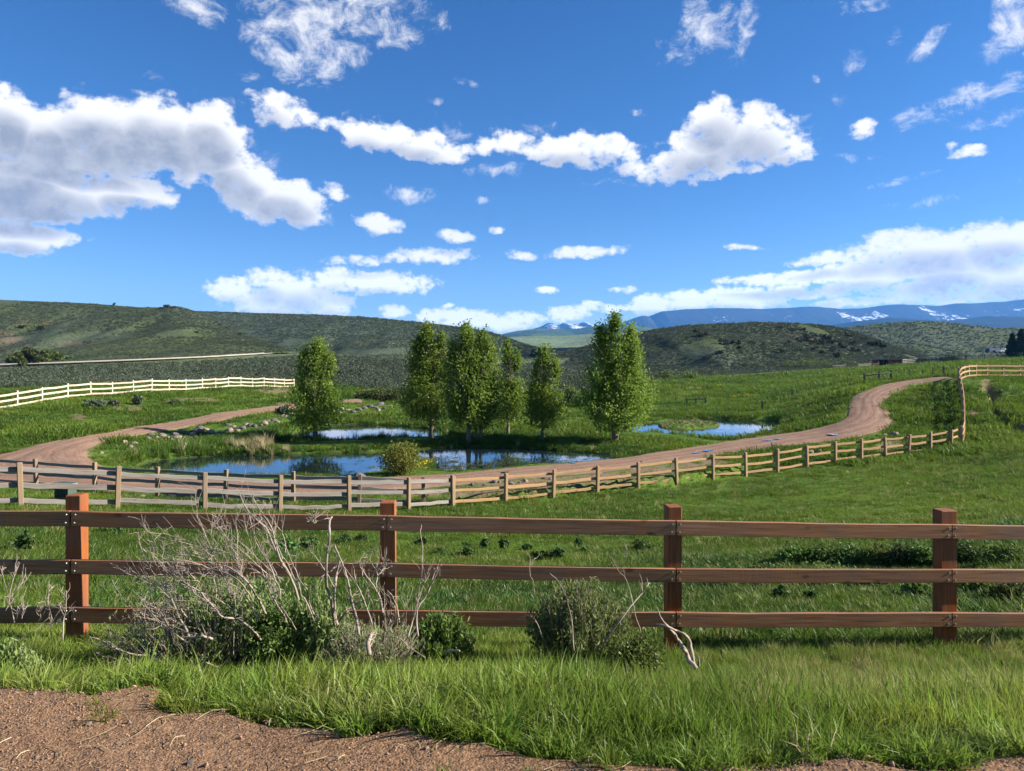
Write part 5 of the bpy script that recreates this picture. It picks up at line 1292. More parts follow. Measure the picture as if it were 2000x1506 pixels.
b1 = hit(470, 1310, 4.2)
ds = dead_shrub('dead_shrub', 'big dead shrub with bare bleached branches leaning left in front of the fence', 'shrub', (float(at(480,1290,5.75)[0]), 5.75, float(Z(at(480,1290,5.75)[0], 5.75))), D1, 4.18, (180, 970), 5.75, 3, 'dead_wood', 9, 0.17)
D1b = [([(720,1420),(640,1350),(480,1300),(340,1290),(200,1240),(130,1200),(40,1160),(-20,1150)],20,9),([(130,1205),(50,1220),(-5,1180)],9,5),([(460,1285),(420,1200),(330,1150),(270,1120)],8,4)]
dead_shrub('fallen_branch', 'fallen bare branch lying in the grass right of the first front post', 'branch', tuple(at(260,1290,5.6)), D1b, 4.18, (180, 970), 5.6, 4, 'dead_wood', 3, 0.12)
D2 = [([(350,1090),(325,900),(280,740),(268,580),(280,400),(300,250),(295,160),(320,95)],34,20),([(375,1090),(345,950),(350,750),(365,600),(390,500),(395,480)],38,22),
 ([(575,1170),(530,960),(490,800),(460,650),(420,530),(380,440),(350,355)],32,14),([(690,1080),(640,920),(590,800),(540,680),(525,570),(560,520)],20,9),([(590,780),(530,690),(440,560),(400,540)],14,6),
 ([(380,1070),(450,970),(530,900),(585,860)],30,20),([(790,970),(760,830),(700,720),(640,640),(590,560),(560,490)],26,8),([(735,780),(730,720),(735,600),(690,530),(670,490)],15,6),([(735,640),(790,580),(800,560)],12,8),([(730,590),(800,520),(845,490)],14,8),
 ([(620,560),(650,440),(690,410)],12,7),([(800,540),(818,435)],10,7),([(940,1060),(920,930),(880,830),(830,770)],20,9),([(1020,1200),(1060,1050),(1110,930),(1180,820),(1250,680),(1290,590),(1325,530)],24,12),([(1200,800),(1270,600),(1298,525)],12,8),
 ([(1110,1190),(1100,1000),(1100,900),(1090,800)],24,9),([(1080,1010),(1120,760),(1150,560),(1155,420),(1140,280),(1138,165)],11,6),([(1100,900),(1170,700),(1225,510)],9,4),([(340,740),(270,610),(180,470),(85,390)],13,7),
 ([(990,1130),(1005,960),(1020,850)],14,6),([(1030,1300),(950,1210),(870,1200),(700,1170)],12,6),([(1180,1390),(1050,1300),(1000,1240)],14,8),([(840,1100),(980,980)],10,6),([(800,1000),(800,820),(800,690)],12,6),([(860,1080),(850,1000),(855,850)],14,6),
 ([(320,98),(260,110),(190,130),(130,125),(95,125)],9,4),([(168,132),(172,85)],7,5),([(140,128),(130,78)],7,5),([(660,1360),(655,1250),(690,1160)],56,44),([(370,540),(210,650)],18,12),([(460,870),(560,770)],14,8),([(700,1000),(690,880),(640,800)],10,5),([(905,1060),(900,940),(870,870)],16,7),
 ([(640,700),(600,640),(610,560),(590,500)],9,4),([(700,740),(660,640),(670,560)],9,4),([(690,650),(720,560),(700,500)],8,4),([(770,860),(830,800),(900,830)],9,4)]
p2 = at(715, 1270, 5.6)
dead_shrub('dead_shrub', 'cluster of broken bleached stems and stumps standing in front of the second front post', 'shrub', (p2[0], 5.6, float(Z(p2[0], 5.6))), D2, 4.706, (580, 990), 5.6, 8, 'dead_wood', 5, 0.10)
D3 = [([(940,1060),(1060,870),(1200,690),(1310,560),(1340,510),(1370,465)],22,9),([(1312,555),(1300,450),(1285,385)],11,8),([(1310,1080),(1280,880),(1240,770),(1220,660),(1190,540),(1150,430),(1080,350),(1040,270),(1000,215)],17,5),([(1090,360),(1140,280),(1160,200),(1165,100)],8,4),
 ([(670,1100),(660,880),(630,720),(590,580),(530,460),(450,380)],13,5),([(390,1000),(330,850),(280,780),(220,775),(140,800)],15,5),([(310,600),(290,450),(260,380),(265,240)],9,4),([(270,320),(310,230)],6,4)]
p3 = at(1200, 1270, 5.7)
dead_shrub('bare_stems', 'thin bare stems crossing in front of the feathery grey green shrub', 'shrub', (p3[0], 5.7, float(Z(p3[0], 5.7))), D3, 4.762, (980, 1040), 5.7, 9, 'dead_wood', 2, 0.07)
D4 = [([(1810,1260),(1740,1180),(1700,1080),(1640,1000),(1570,900),(1490,810),(1440,700)],44,9),([(1800,1260),(1765,1130),(1750,1020),(1700,950),(1620,910),(1530,870),(1440,855)],40,12),([(1640,1000),(1600,930),(1530,880)],24,12),([(1830,1240),(1835,1160)],22,10),([(1740,1180),(1720,1120),(1690,1090)],40,26)]
p4 = at(1355, 1300, 5.0)
dead_shrub('driftwood', 'gnarled grey root leaning in the grass in front of the third front post', 'dead wood', (p4[0], 5.0, float(Z(p4[0], 5.0))), D4, 4.762, (980, 1040), 5.0, 12, 'dead_wood', 0, 0.1, 1.35)
D5 = [([(620,1010),(630,780),(650,680),(652,520)],17,7),([(640,770),(590,690),(575,660)],9,5),([(645,760),(690,710),(715,700)],9,5),([(140,830),(90,600),(60,500),(20,350),(-10,260)],12,5),([(90,600),(120,450),(150,330),(180,230)],9,5),([(90,600),(200,470),(240,380)],9,5),
 ([(370,830),(440,720),(470,650),(480,430)],10,5),([(470,650),(520,820)],8,4),([(400,800),(390,680)],8,4),([(0,1050),(150,1030),(300,930),(450,870),(600,800)],11,5),([(165,800),(170,670)],8,5),([(210,790),(240,650)],8,5),([(50,720),(90,640)],9,5)]
p5 = at(60, 1270, 5.4)
dead_shrub('dry_stalks', 'dry brown weed stalks in front of the first post at the left edge', 'weed', (p5[0], 5.4, float(Z(p5[0], 5.4))), D5, 5.02, (0, 1050), 5.4, 15, 'dead_wood', 9, 0.09)
D6 = [([(580,890),(620,880),(660,882)],18,14)]
dead_shrub('stick', 'short pale stick lying on the grass right of the broken stems', 'stick', tuple(at(885,1270,5.0)), D6, 2.661, (650, 940), 5.0, 17, 'dead_wood', 0)

# -- living growth among the dead wood
def fan_shrub(label, name, u, v, Y, hpx, wpx, mat, stem_mat, seed, n=9000, leaf=0.018, nst=110, lean=0.0, cat='shrub', narrow=0.3):
    r = np.random.default_rng(seed); b = at(u, v, Y); b[2] = float(Z(b[0], Y)); s = Y/F; H = hpx*s; W = wpx*s/2
    root = empty(name, b, label, cat); g = Geo(); C = []
    for k in range(nst):
        a = r.random()*6.283; out = math.sqrt(r.random())
        tip = np.array([W*out*math.cos(a)+lean*H, W*0.8*out*math.sin(a), H*(0.62+0.4*r.random())*math.sqrt(1-0.68*out*out)])
        L = smooth_line([tip*np.array([.15,.15,0]), tip*np.array([.62,.62,.42])+r.normal(0, .03, 3), tip], 3)
        g.add(*tube(L, np.linspace(0.005, 0.0018, len(L)), 4, False))
        m = int(n/nst); f = 0.42+0.58*r.random(m)**0.8
        idx = f*(len(L)-1.001); i = idx.astype(int); fr = (idx-i)[:, None]
        C.append(L[i]*(1-fr)+L[i+1]*fr + r.normal(0, 0.022, (m, 3)))
    link('stems', g.mesh('stems', [MAT[stem_mat]]), root)
    C = np.concatenate(C); vv, q = leaf_cloud(C, leaf, r, -1.6, 3.2)
    link('foliage', mesh_np('foliage', vv, q, [MAT[mat]]), root)
fan_shrub('feathery grey green shrub with pale inner stems left of the third front post', 'rabbitbrush', 1130, 1275, 6.15, 190, 215, 'rabbitbrush_leaf', 'dead_wood', 21, 8500, 0.016, 210)
fan_shrub('green leafy shrub at the left edge leaning into view above the dirt', 'rabbitbrush', -18, 1330, 4.9, 150, 170, 'rabbitbrush_leaf', 'dead_wood', 22, 9000, 0.016, 120)
fan_shrub('soft green shrub right of the broken stems, under the centre bay of the fence', 'rabbitbrush', 860, 1275, 6.2, 118, 130, 'leaf_shrub', 'brown_stem', 23, 9000, 0.016, 120)
fan_shrub('low tangle of thin bare twigs under the left half of the big dead shrub', 'twig_brush', 385, 1300, 5.95, 150, 330, 'rabbitbrush_leaf', 'dead_wood', 26, 1500, 0.014, 300, -0.25)
fan_shrub('pale tangle of fine dead twigs round the broken stems at the second front post', 'twig_brush', 730, 1295, 5.8, 130, 230, 'rabbitbrush_leaf', 'dead_wood', 27, 1200, 0.014, 260, 0.0)
fan_shrub('grey green brush filling the middle of the big dead shrub', 'rabbitbrush', 470, 1290, 6.1, 200, 260, 'rabbitbrush_leaf', 'dead_wood', 24, 5500, 0.016, 170)
fan_shrub('yellow green brush between the leaning branches and the first broken stem', 'rabbitbrush', 620, 1285, 6.05, 175, 150, 'rabbitbrush_leaf', 'dead_wood', 25, 6500, 0.016, 110)
shrub(540, 1275, 120, 150, 'leaf_shrub', 'green leafy growth among the leaning dead branches', 31, 'leafy_shrub', 'shrub', None, 3000, 0.024, base=at(540,1240,6.0)-Vector((0,0,0.2)), nst=46, clump=0.10)
shrub(425, 1250, 150, 150, 'leaf_shrub', 'thin leafy twigs growing up through the dead shrub towards the top rail', 32, 'leafy_shrub', 'shrub', None, 2300, 0.026, base=at(440,1240,6.1)-Vector((0,0,0.25)), nst=36, clump=0.09)
shrub(640, 1260, 110, 120, 'leaf_shrub', 'olive leafed shrub between the leaning branches and the broken stems', 33, 'leafy_shrub', 'shrub', None, 4200, 0.024, base=at(622,1250,6.1)-Vector((0,0,0.2)), nst=40, clump=0.12)
shrub(1235, 1290, 70, 110, 'leaf_shrub', 'small round leafed shrub in the grass left of the gnarled root', 34, 'leafy_shrub', 'shrub', None, 3000, 0.02, base=at(1240,1290,5.4)-Vector((0,0,0.1)), nst=40, clump=0.14)
shrub(420, 1300, 70, 200, 'leaf_shrub', 'dark low growth in the shade under the dead shrub', 35, 'leafy_shrub', 'shrub', None, 1700, 0.022, base=at(420,1290,6.0)-Vector((0,0,0.2)), nst=50, clump=0.12)
# ------------------------------------------------------------------ grass, reeds, sage, pebbles: what nobody could count
def tuft(name, nb, rad, h, w, seg, mat, lean=0.5, seed=0, hvar=0.45, curl=1.0, flat=0.0):
    r = np.random.default_rng(seed)
    g = Geo()
    a = r.random(nb)*6.283; q = rad*np.sqrt(r.random(nb))
    for k in range(nb):
        bx, by = q[k]*math.cos(a[k]), q[k]*math.sin(a[k])
        hh = h*(1-hvar+hvar*1.4*r.random()); ww = w*(0.7+0.6*r.random())
        la = a[k] + r.normal(0, 0.9); l = lean*(0.25+r.random())
        tw = r.random()*6.283
        t = np.linspace(0, 1, seg+1)
        out = l*hh*(t**(1.3+curl)); up = hh*t*(1-0.30*l*t**2)
        cx = bx + out*math.cos(la); cy = by + out*math.sin(la)
        sx, sy = math.cos(tw), math.sin(tw)
        wd = ww*0.5*np.clip(1.15-t**1.6*1.12, 0.03, 1)
        Lft = np.column_stack([cx-sx*wd, cy-sy*wd, up]); Rgt = np.column_stack([cx+sx*wd, cy+sy*wd, up])
        v = np.empty((2*(seg+1), 3)); v[0::2] = Lft; v[1::2] = Rgt
        v[:,2] -= 0.015
        i = np.arange(seg)*2
        g.add(v, np.stack([i, i+1, i+3, i+2], -1))
    return g.mesh(name, [MAT[mat]], True)

NEAR = [tuft('blades', 34, 0.075, 0.195, 0.0090, 4, 'grass_near', 0.7, s) for s in range(5)] + [tuft('blades', 30, 0.08, 0.155, 0.0088, 4, 'grass_near', 1.1, 20+s) for s in range(2)]
TALL = [tuft('blades', 38, 0.10, 0.235, 0.0068, 4, 'grass_near', 0.42, 40+s) for s in range(3)] + [tuft('blades', 34, 0.10, 0.25, 0.0056, 4, 'grass_dry', 0.45, 50+s) for s in range(3)]
FIELD = [tuft('blades', 40, 0.20, 0.16, 0.011, 2, 'grass_field', 0.8, 60+s) for s in range(5)]
FAR = [tuft('blades', 34, 0.34, 0.22, 0.030, 2, 'grass_field', 0.9, 70+s) for s in range(4)]
BANK = [tuft('blades', 44, 0.26, 0.62, 0.020, 3, 'grass_bank', 0.35, 80+s) for s in range(4)]
REED = [tuft('blades', 30, 0.22, 1.00, 0.022, 3, 'grass_bank', 0.25, 90+s) for s in range(3)]
STRAW = [tuft('blades', 26, 0.22, 0.85, 0.022, 3, 'straw', 0.5, 100+s) for s in range(3)]

THATCH = [tuft('blades', 22, 0.10, 0.17, 0.0062, 3, 'straw', 1.2, 120)]
FIELD = FIELD + [tuft('blades', 26, 0.20, 0.20, 0.011, 2, 'grass_dry', 0.7, 121), tuft('blades', 30, 0.22, 0.15, 0.030, 2, 'leaf_dark', 1.1, 122)]
def sheet(n, y0, y1, seed, u0=-240, u1=2240, power=0.0):
    """points strewn evenly over the fan of ground in view between two distances"""
    r = np.random.default_rng(seed)
    if power == 0.0: y = np.sqrt(y0*y0 + (y1*y1-y0*y0)*r.random(n))
    else: y = np.exp(math.log(y0) + (math.log(y1)-math.log(y0))*r.random(n))
    u = u0 + (u1-u0)*r.random(n)
    return (u-U0)/F*y, y, u, r

def rots(n, r, tilt=0.12): return np.column_stack([r.normal(0, tilt, n), r.normal(0, tilt, n), r.random(n)*6.283])

def near_grass():
    x, y, u, r = sheet(12500, 2.55, 7.9, 5)
    e = dirt_edge(x) + 0.07*fbm(x*3.1, y*0+1.7, 3)
    d = y - e
    gap = fbm(x*1.4+5, y*1.4, 3)
    keep = ((d > -0.02) | ((d > -0.35) & (r.random(len(x)) < 0.035*np.clip(1+d/0.35, 0, 1)+0.006))) & ~((gap < -0.55) & (d > 0.6))
    # the hollow behind the left part of the dirt keeps shorter, sparser grass; a bare crumbling patch below the dead shrub
    bare = ((u-440)/75)**2 + ((y-4.0)/0.45)**2 < 1
    keep &= ~bare | (r.random(len(x)) < 0.12)
    tallz = np.clip((u-900)/500, 0, 1)*np.clip((y-2.9)/0.6, 0, 1)
    dryz = np.clip((u-1180)/350, 0, 1)*np.clip((y-3.6)/0.8, 0, 1)*np.clip(1.2-0.0*y, 0, 1) + 0.06
    edge = np.clip(d/0.45, 0, 1)
    k1 = r.random(len(x))
    pick = np.where(k1 < tallz*0.75, np.where(r.random(len(x)) < dryz*0.6, r.integers(10, 13, len(x)), r.integers(7, 10, len(x))), r.integers(0, 5, len(x)))
    pick = np.where((edge < 0.75) & (r.random(len(x)) < 0.75), r.integers(5, 7, len(x)), pick)
    pick = np.where(r.random(len(x)) < 0.045, 13, pick)
    s = (0.70+0.5*r.random(len(x)))*(0.80+0.45*edge)*(1+0.38*fbm(x*1.7+3, y*2.2, 3))
    beyond = np.clip((y-4.6)/1.9, 0, 1)
    s *= 0.92*(1-0.50*beyond)
    left = np.clip((330-u)/120, 0, 1)*np.clip((y-3.7)/0.5, 0, 1)
    s *= 1+0.12*left
    s = np.where(d < -0.02, s*0.45, s)
    R = rots(len(x), r, 0.16)
    m = keep
    P = np.column_stack([x, y, Z(x, y)+0.01])
    # over the dirt lip the tufts stand on the dirt itself
    zl = DIRT_Z - np.clip(d, 0, 1)*0.55
    P[:,2] = np.where(d < 0.25, np.where(d < -0.02, DIRT_Z+0.008, np.maximum(P[:,2], zl - 0.02)), P[:,2])
    scatter('grass', P[m], R[m], s[m], pick[m], NEAR+TALL+THATCH, 'bright green long grass along the edge of the dirt and below the fence', 'grass')
near_grass()

def field_grass():
    Ps, Rs, Ss, Is = [], [], [], []
    def put(x, y, r, s, pick, m, dz=0.0):
        P = np.column_stack([x, y, Z(x, y)+dz])
        Ps.append(P[m]); Rs.append(rots(len(x), r)[m]); Ss.append(s[m]); Is.append(pick[m])
    # near field
    x, y, u, r = sheet(34000, 7.2, 19, 7)
    lump = fbm(x*0.55, y*0.55, 3); lump2 = fbm(x*0.2+8, y*0.35, 3)
    vp = H0 - F*Z(x, y)/y
    bare = np.zeros(len(x), bool)
    for (bu, bv, du, dv) in [q for q in BARE if q[1] > 1200]: bare |= ((u-bu)/du)**2 + ((vp-bv)/dv)**2 < 1
    s = (0.75+0.5*r.random(len(x)))*(0.85+0.55*np.clip(lump, -0.5, 1)+0.4*np.clip(lump2, -0.3, 1))
    wd = fbm(x*0.8+20, y*0.8, 3); pk = np.where((wd > 0.28) & (r.random(len(x)) < 0.5), 6, np.where(r.random(len(x)) < 0.07, 5, r.integers(0, 5, len(x))))
    put(x, y, r, s, pk, ~bare | (r.random(len(x)) < 0.12))
    # on to the road, the rise and the meadow
    x, y, u, r = sheet(80000, 18, 250, 9, power=1.0)
    lump = fbm(x*0.35, y*0.35, 3); lump2 = fbm(x*0.12+8, y*0.16, 3)
    s = (0.75+0.5*r.random(len(x)))*(0.8+0.5*np.clip(lump, -0.6, 1)+0.4*np.clip(lump2, -0.3, 1))*np.clip(y/26, 1.0, 1.7)*np.clip(y/75, 1.0, 2.4)
    vp = H0 - F*Z(x, y)/y
    bare = np.zeros(len(x), bool)
    for (bu, bv, du, dv) in BARE: bare |= ((u-bu)/du)**2 + ((vp-bv)/dv)**2 < 0.8
    sg = np.interp(u, gu, sage_edge[:,0])
    m = (road_s(x, y) > 0.12+0.45*fbm(x*0.7, y*0.7, 3)) & (pond_s(x, y) > 0.1) & (sdf(ISLAND, x, y) > 0.3) & (y < sg-2) & (~bare | (r.random(len(x)) < 0.15))
    s = np.minimum(s, max_height(x, y)/np.where(y < 40, 0.17, 0.23))
    rockv = np.interp(u, [180,230,260,300,350,440,500,560,600,660,760], [884,876,868,856,849,840,834,815,808,803,798])
    s = np.where((u > 180) & (u < 765) & (np.abs(vp-rockv) < 12) & (y > 36), s*0.45, s)
    m &= (gully_d(x, y) > 11) | (r.random(len(x)) < 0.05)
    rs = road_s(x, y); m &= ~((u > 880) & (u < 1340) & (rs < 2.4) & (y < 42) & (vp > np.interp(u, [880,1000,1200,1340], [940,928,906,890])) & (r.random(len(x)) < 0.72))
    put(x, y, r, s, np.where(y < 40, np.where(r.random(len(x)) < 0.06, 5, r.integers(0, 5, len(x))), r.integers(7, 11, len(x))), m)
    P = np.concatenate(Ps)
    scatter('meadow_grass', P, np.concatenate(Rs), np.concatenate(Ss), np.concatenate(Is), FIELD+FAR, 'green pasture grass over the field, the rise and the meadow', 'grass')
field_grass()

def bank_grass():
    x, y, u, r = sheet(52000, 33, 72, 13)
    ps = pond_s(x, y); vp = H0 - F*Z(x, y)/y
    n = fbm(x*0.5, y*0.5, 3)
    strip = (ps > 0.02) & (ps < 0.9+0.9*n) & (sdf(ISLAND, x, y) > 0.4)
    m = strip & (road_s(x, y) > 0.5)
    rockv = np.interp(u, [180,230,260,300,350,440,500,560,600], [884,876,868,856,849,840,834,815,806])
    leftbank = (vp > rockv+12) & (u > 200) & (u < 640) & (y > 37) & (y < 53) & (ps > 0.02) & (ps < 6.0) & (road_s(x, y) > 1.0) & (n > -0.35)
    between = (u > 540) & (u < 1230) & (y > 43) & (y < 58) & (ps > 0.02) & (n > -0.2) & (r.random(len(x)) < 0.75)
    slope = (u > 1480) & (u < 1690) & (y > 47) & (y < 62) & (road_s(x, y) > 0.5) & (ps > 0.02) & (r.random(len(x)) < 0.8)
    m = m | leftbank | between | slope
    near_front = (y < 38.5) & (u > 300) & (u < 1250)
    m &= ~(near_front & ((r.random(len(x)) < 0.55) | (u > 905)))
    s = (0.6+0.6*r.random(len(x)))*(0.9+0.5*n)*np.where(between & (ps > 2), 0.6, 1.0)*np.where(near_front, 0.55, 1.0)*np.where(slope, 0.8, 1.0)*np.where(leftbank, 1.0, 0.62)*np.where((u > 1200) | (y > 56), 0.6, 1.0)
    pick = np.where(r.random(len(x)) < 0.75, r.integers(0, 4, len(x)), r.integers(4, 7, len(x)))
    s = np.minimum(s, max_height(x, y)/np.where(pick < 4, 0.76, 1.2))
    s = np.where(leftbank, np.minimum(s, np.maximum(0.1, (vp-rockv-5)*y/F/np.where(pick < 4, 0.66, 1.05))), s)
    m &= ~((u > 180) & (u < 600) & (np.abs(vp-rockv) < 11) & (y > 36))
    s = np.where((u < 335) & (vp > 896), s*0.35, s)
    m &= s > 0.08
    dry = (leftbank & (vp > 868) & (u > 430) & (u < 565) & (r.random(len(x)) < 0.40)) | (r.random(len(x)) < 0.03) | ((np.abs(u-1225) < 26) & (np.abs(vp-858) < 5) & (r.random(len(x)) < 0.6)) | ((np.abs(u-1330) < 14) & (np.abs(vp-857) < 6) & (r.random(len(x)) < 0.6))
    pick = np.where(dry, r.integers(7, 10, len(x)), pick)
    P = np.column_stack([x, y, np.maximum(Z(x, y), ZW-0.05)])
    scatter('reeds', P[m], rots(len(x), r, 0.1)[m], s[m], pick[m], BANK+REED+STRAW, 'tall sedge and reeds with dry straw round the pond banks', 'reeds')
    # islet
    r = np.random.default_rng(5); n = 420
    c = ISLAND.mean(0); k = r.integers(0, len(ISLAND), n); f = np.sqrt(r.random(n))[:, None]
    q = c + (ISLAND[k]-c)*f*0.97
    P = np.column_stack([q, np.maximum(Z(q[:,0], q[:,1]), ZW)])
    scatter('islet_grass', P, rots(n, r, 0.1), 0.14+0.2*r.random(n), np.where(r.random(n) < 0.45, r.integers(7, 10, n), r.integers(0, 4, n)), BANK+REED+STRAW, 'short sedge and straw on the islet in the right pond', 'reeds')
bank_grass()

def sage_mesh(name, n, seed, mat):
    r = np.random.default_rng(seed)
    d = r.normal(0, 1, (n, 3)); d[:,2] = np.abs(d[:,2]); d /= np.linalg.norm(d, axis=1, keepdims=True)
    C = d*np.array([0.5, 0.5, 0.62])*(0.55+0.5*r.random(n))[:, None]*(1+0.35*np.sin(5*np.arctan2(d[:,1], d[:,0])+seed))[:, None]
    v, q = leaf_cloud(C, 0.15, r, -0.6, 1.3)
    return mesh_np(name, v, q, [MAT[mat]])
SAGE_K = [sage_mesh('bush', 80, s, 'leaf_sage') for s in range(4)] + [sage_mesh('bush', 80, 9, 'leaf_juniper')]
def sage_fields():
    x, y, u, r = sheet(95000, 84, 290, 21, power=1.0)
    sg = np.interp(u, gu, sage_edge[:,0])
    n = fbm(x*0.05, y*0.05, 3)
    m = (y > sg*(1+0.08*n)) & (fbm(x*0.11+3, y*0.11, 2) > -0.5)
    vp = H0 - F*Z(x, y)/y; tv = np.interp(u, [t[0] for t in TRACK], [t[1] for t in TRACK])
    m &= ~((u < 800) & (vp > tv-2.5) & (vp < tv+9))
    s = (0.40+0.65*r.random(len(x))**1.5)*np.clip(y/115, 0.9, 1.8)
    pick = np.where(r.random(len(x)) < 0.03, 4, r.integers(0, 4, len(x)))
    scatter('sagebrush', np.column_stack([x, y, Z(x, y)-0.05])[m], rots(len(x), r, 0.1)[m], s[m], pick[m], SAGE_K, 'grey green sagebrush covering the flat behind the ponds', 'sagebrush')
    for h, n, lb in ((0, 20000, 'sagebrush covering the hill at the far left'), (1, 24000, 'sagebrush covering the long hill behind the trees'), (2, 24000, 'sagebrush covering the rounded hill at the right'), (3, 11000, 'sagebrush covering the low hill at the far right')):
        o, uu, X, Y, z, vp = HILLS[h]
        r = np.random.default_rng(70+h); n = int(n*1.5)
        nr = 150
        a = r.random(n)*(len(uu)-1.01); b = 12 + r.random(n)**0.85*(nr-14)
        i = a.astype(int); j = b.astype(int); fa = a-i; fb = b-j
        bl = lambda A: (A[i,j]*(1-fa)+A[i+1,j]*fa)*(1-fb)+(A[i,j+1]*(1-fa)+A[i+1,j+1]*fa)*fb
        px, py, pz = bl(X), bl(Y), bl(z)
        s = (0.5+0.8*r.random(n))*py*0.0031
        pv = H0 - F*pz/py; pu = U0 + F*px/py; tv = np.interp(pu, [t[0] for t in TRACK], [t[1] for t in TRACK])
        m = (fbm(px*0.025, py*0.015, 3) > -0.42) & ~((h < 2) & (pu < 800) & (pv > tv-2.5) & (pv < tv+9))
        pick = np.where(r.random(n) < 0.05, 4, r.integers(0, 4, n))
        scatter('sagebrush', np.column_stack([px, py, pz-0.1*s])[m], rots(n, r, 0.1)[m], np.column_stack([s, s, s*0.9])[m], pick[m], SAGE_K, lb, 'sagebrush')
sage_fields()

def pond_weed():
    r = np.random.default_rng(3); g = Geo()
    lv = []
    for k in range(3):
        n = 60; C = np.column_stack([r.normal(0, .20, n), r.normal(0, .20, n), 0.004+0.02*r.random(n)**2])
        v, q = leaf_cloud(C, 0.075, r, 0, 1.4); v[:,2] = np.abs(v[:,2])*0.25+0.004; lv.append(mesh_np('floating_leaves', v, q, [MAT['pond_leaf']]))
    n = 1500
    u = 640 + 520*r.random(n); v = 893 + 34*r.random(n)
    y = -ZW*F/(v-H0); x = (u-U0)/F*y
    inw = pond_s(x, y) < -0.05
    dens = np.exp(-((u-930)/110)**2)*np.clip((v-893)/10, 0, 1) + 0.55*np.exp(-((u-1060)/60)**2)*np.clip((v-890)/8, 0, 1) + 0.30*np.exp(-((v-905)/4)**2)*np.exp(-((u-700)/70)**2) + 0.06
    m = inw & (r.random(n) < dens*0.42)
    P = np.column_stack([x, y, np.full(n, ZW+0.005)])
    scatter('pond_weed', P[m], np.column_stack([0*x, 0*x, r.random(n)*6.28])[m], (0.4+0.6*r.random(n))[m], r.integers(0, 3, n)[m], lv, 'floating weed on the right half of the front pond', 'pond weed')
pond_weed()

def yellow_flowers():
    r = np.random.default_rng(31); ms = []
    for k in range(2):
        n = 26; C = np.column_stack([r.normal(0, .22, n), r.normal(0, .22, n), 0.25+0.2*r.random(n)]); v, q = leaf_cloud(C, 0.07, r, -1, 1.0); ms.append(mesh_np('flower_heads', v, q, [MAT['petal']]))
    P = []
    for (u, v, du, dv, n) in [(820,913,14,6,9),(832,918,10,3,3),(1355,762,24,3,5),(1405,757,8,1.5,1),(1432,781,18,2,2),(1465,778,12,2,1)]:
        for _ in range(n): P.append(hit(u+r.normal(0, du*0.6), v+r.normal(0, dv*0.6), 33))
    n = len(P); P = np.array(P)
    scatter('yellow_flowers', P, rots(n, r, .1), np.clip(P[:,1]/50, 0.8, 1.6)*(0.6+0.6*r.random(n)), r.integers(0, 2, n), ms, 'yellow wildflowers beside the round bush and in the meadow', 'flowers')
yellow_flowers()

def stone_mesh(name, seed, mat, rough=0.25, sub=1, sq=(1, 0.8, 0.55)):
    import bmesh
    bm = bmesh.new(); bmesh.ops.create_icosphere(bm, subdivisions=sub, radius=1.0)
    r = np.random.default_rng(seed); o = r.random(3)*50
    cuts = [(Vector(r.normal(0, 1, 3)).normalized(), 0.62+0.25*r.random()) for _ in range(7)]
    for vt in bm.verts:
        p = vt.co.copy(); k = 1 + rough*float(fbm(p.x*1.3+o[0]+p.z, p.y*1.3+o[1]-p.z*0.7, 3)); p *= k
        for nn, dd in cuts:
            h = p.dot(nn) - dd
            if h > 0: p -= nn*h*0.85
        vt.co = (p.x*sq[0], p.y*sq[1], p.z*sq[2])
    me = bpy.data.meshes.new(name); bm.to_mesh(me); bm.free(); me.materials.append(MAT[mat])
    return me
def gravel():
    r = np.random.default_rng(77)
    ks = [stone_mesh('grain', s, 'pebble', 0.3, 1 if s < 2 else 1) for s in range(5)]
    n = 52000
    y = 2.55 + 1.15*r.random(n); x = (r.random(n)-0.5)*6.4
    m = (y < dirt_edge(x)-0.01) & (np.abs(x) < y*0.74+0.1)
    dens = 0.55+0.6*fbm(x*1.3, y*1.3, 3)
    m &= r.random(n) < np.clip(dens, 0.2, 1)
    s = 0.0022 + 0.0042*r.random(n)**2.4 + (r.random(n) < 0.010)*0.013*r.random(n)
    z = DIRT_Z + 0.012*fbm(x*2.1, y*2.1, 4) + 0.006*fbm(x*12, y*12, 3) + 0.035*np.exp(-((x+2.32)**2/0.25 + (y-3.35)**2/0.05))
    scatter('gravel', np.column_stack([x, y, z+s*0.2])[m], r.normal(0, 1.5, (n, 3))[m], s[m], r.integers(0, 5, n)[m], ks, 'fine pinkish gravel strewn over the dirt', 'gravel')
    # dry grass stalks dropped on the dirt
    g = Geo()
    for _ in range(70):
        u = 0+1500*r.random(); yy = 2.7+0.7*r.random(); xx = (u-U0)/F*yy
        if yy > dirt_edge(xx): continue
        a = r.random()*6.28; l = 0.05+0.12*r.random()
        zz = DIRT_Z + 0.012*float(fbm(xx*2.1, yy*2.1, 4)) + 0.012
        g.add(*tube(smooth_line([(xx, yy, zz), (xx+l*.5*math.cos(a), yy+l*.5*math.sin(a), zz+0.012*r.random()), (xx+l*math.cos(a+.4), yy+l*math.sin(a+.4), zz)], 2), np.full(5, 0.0016), 3, False))
    tag(link('dry_stalks', g.mesh('dry_stalks', [MAT['straw']])), 'dry straw stalks lying scattered on the dirt', 'straw', kind='stuff')
gravel()
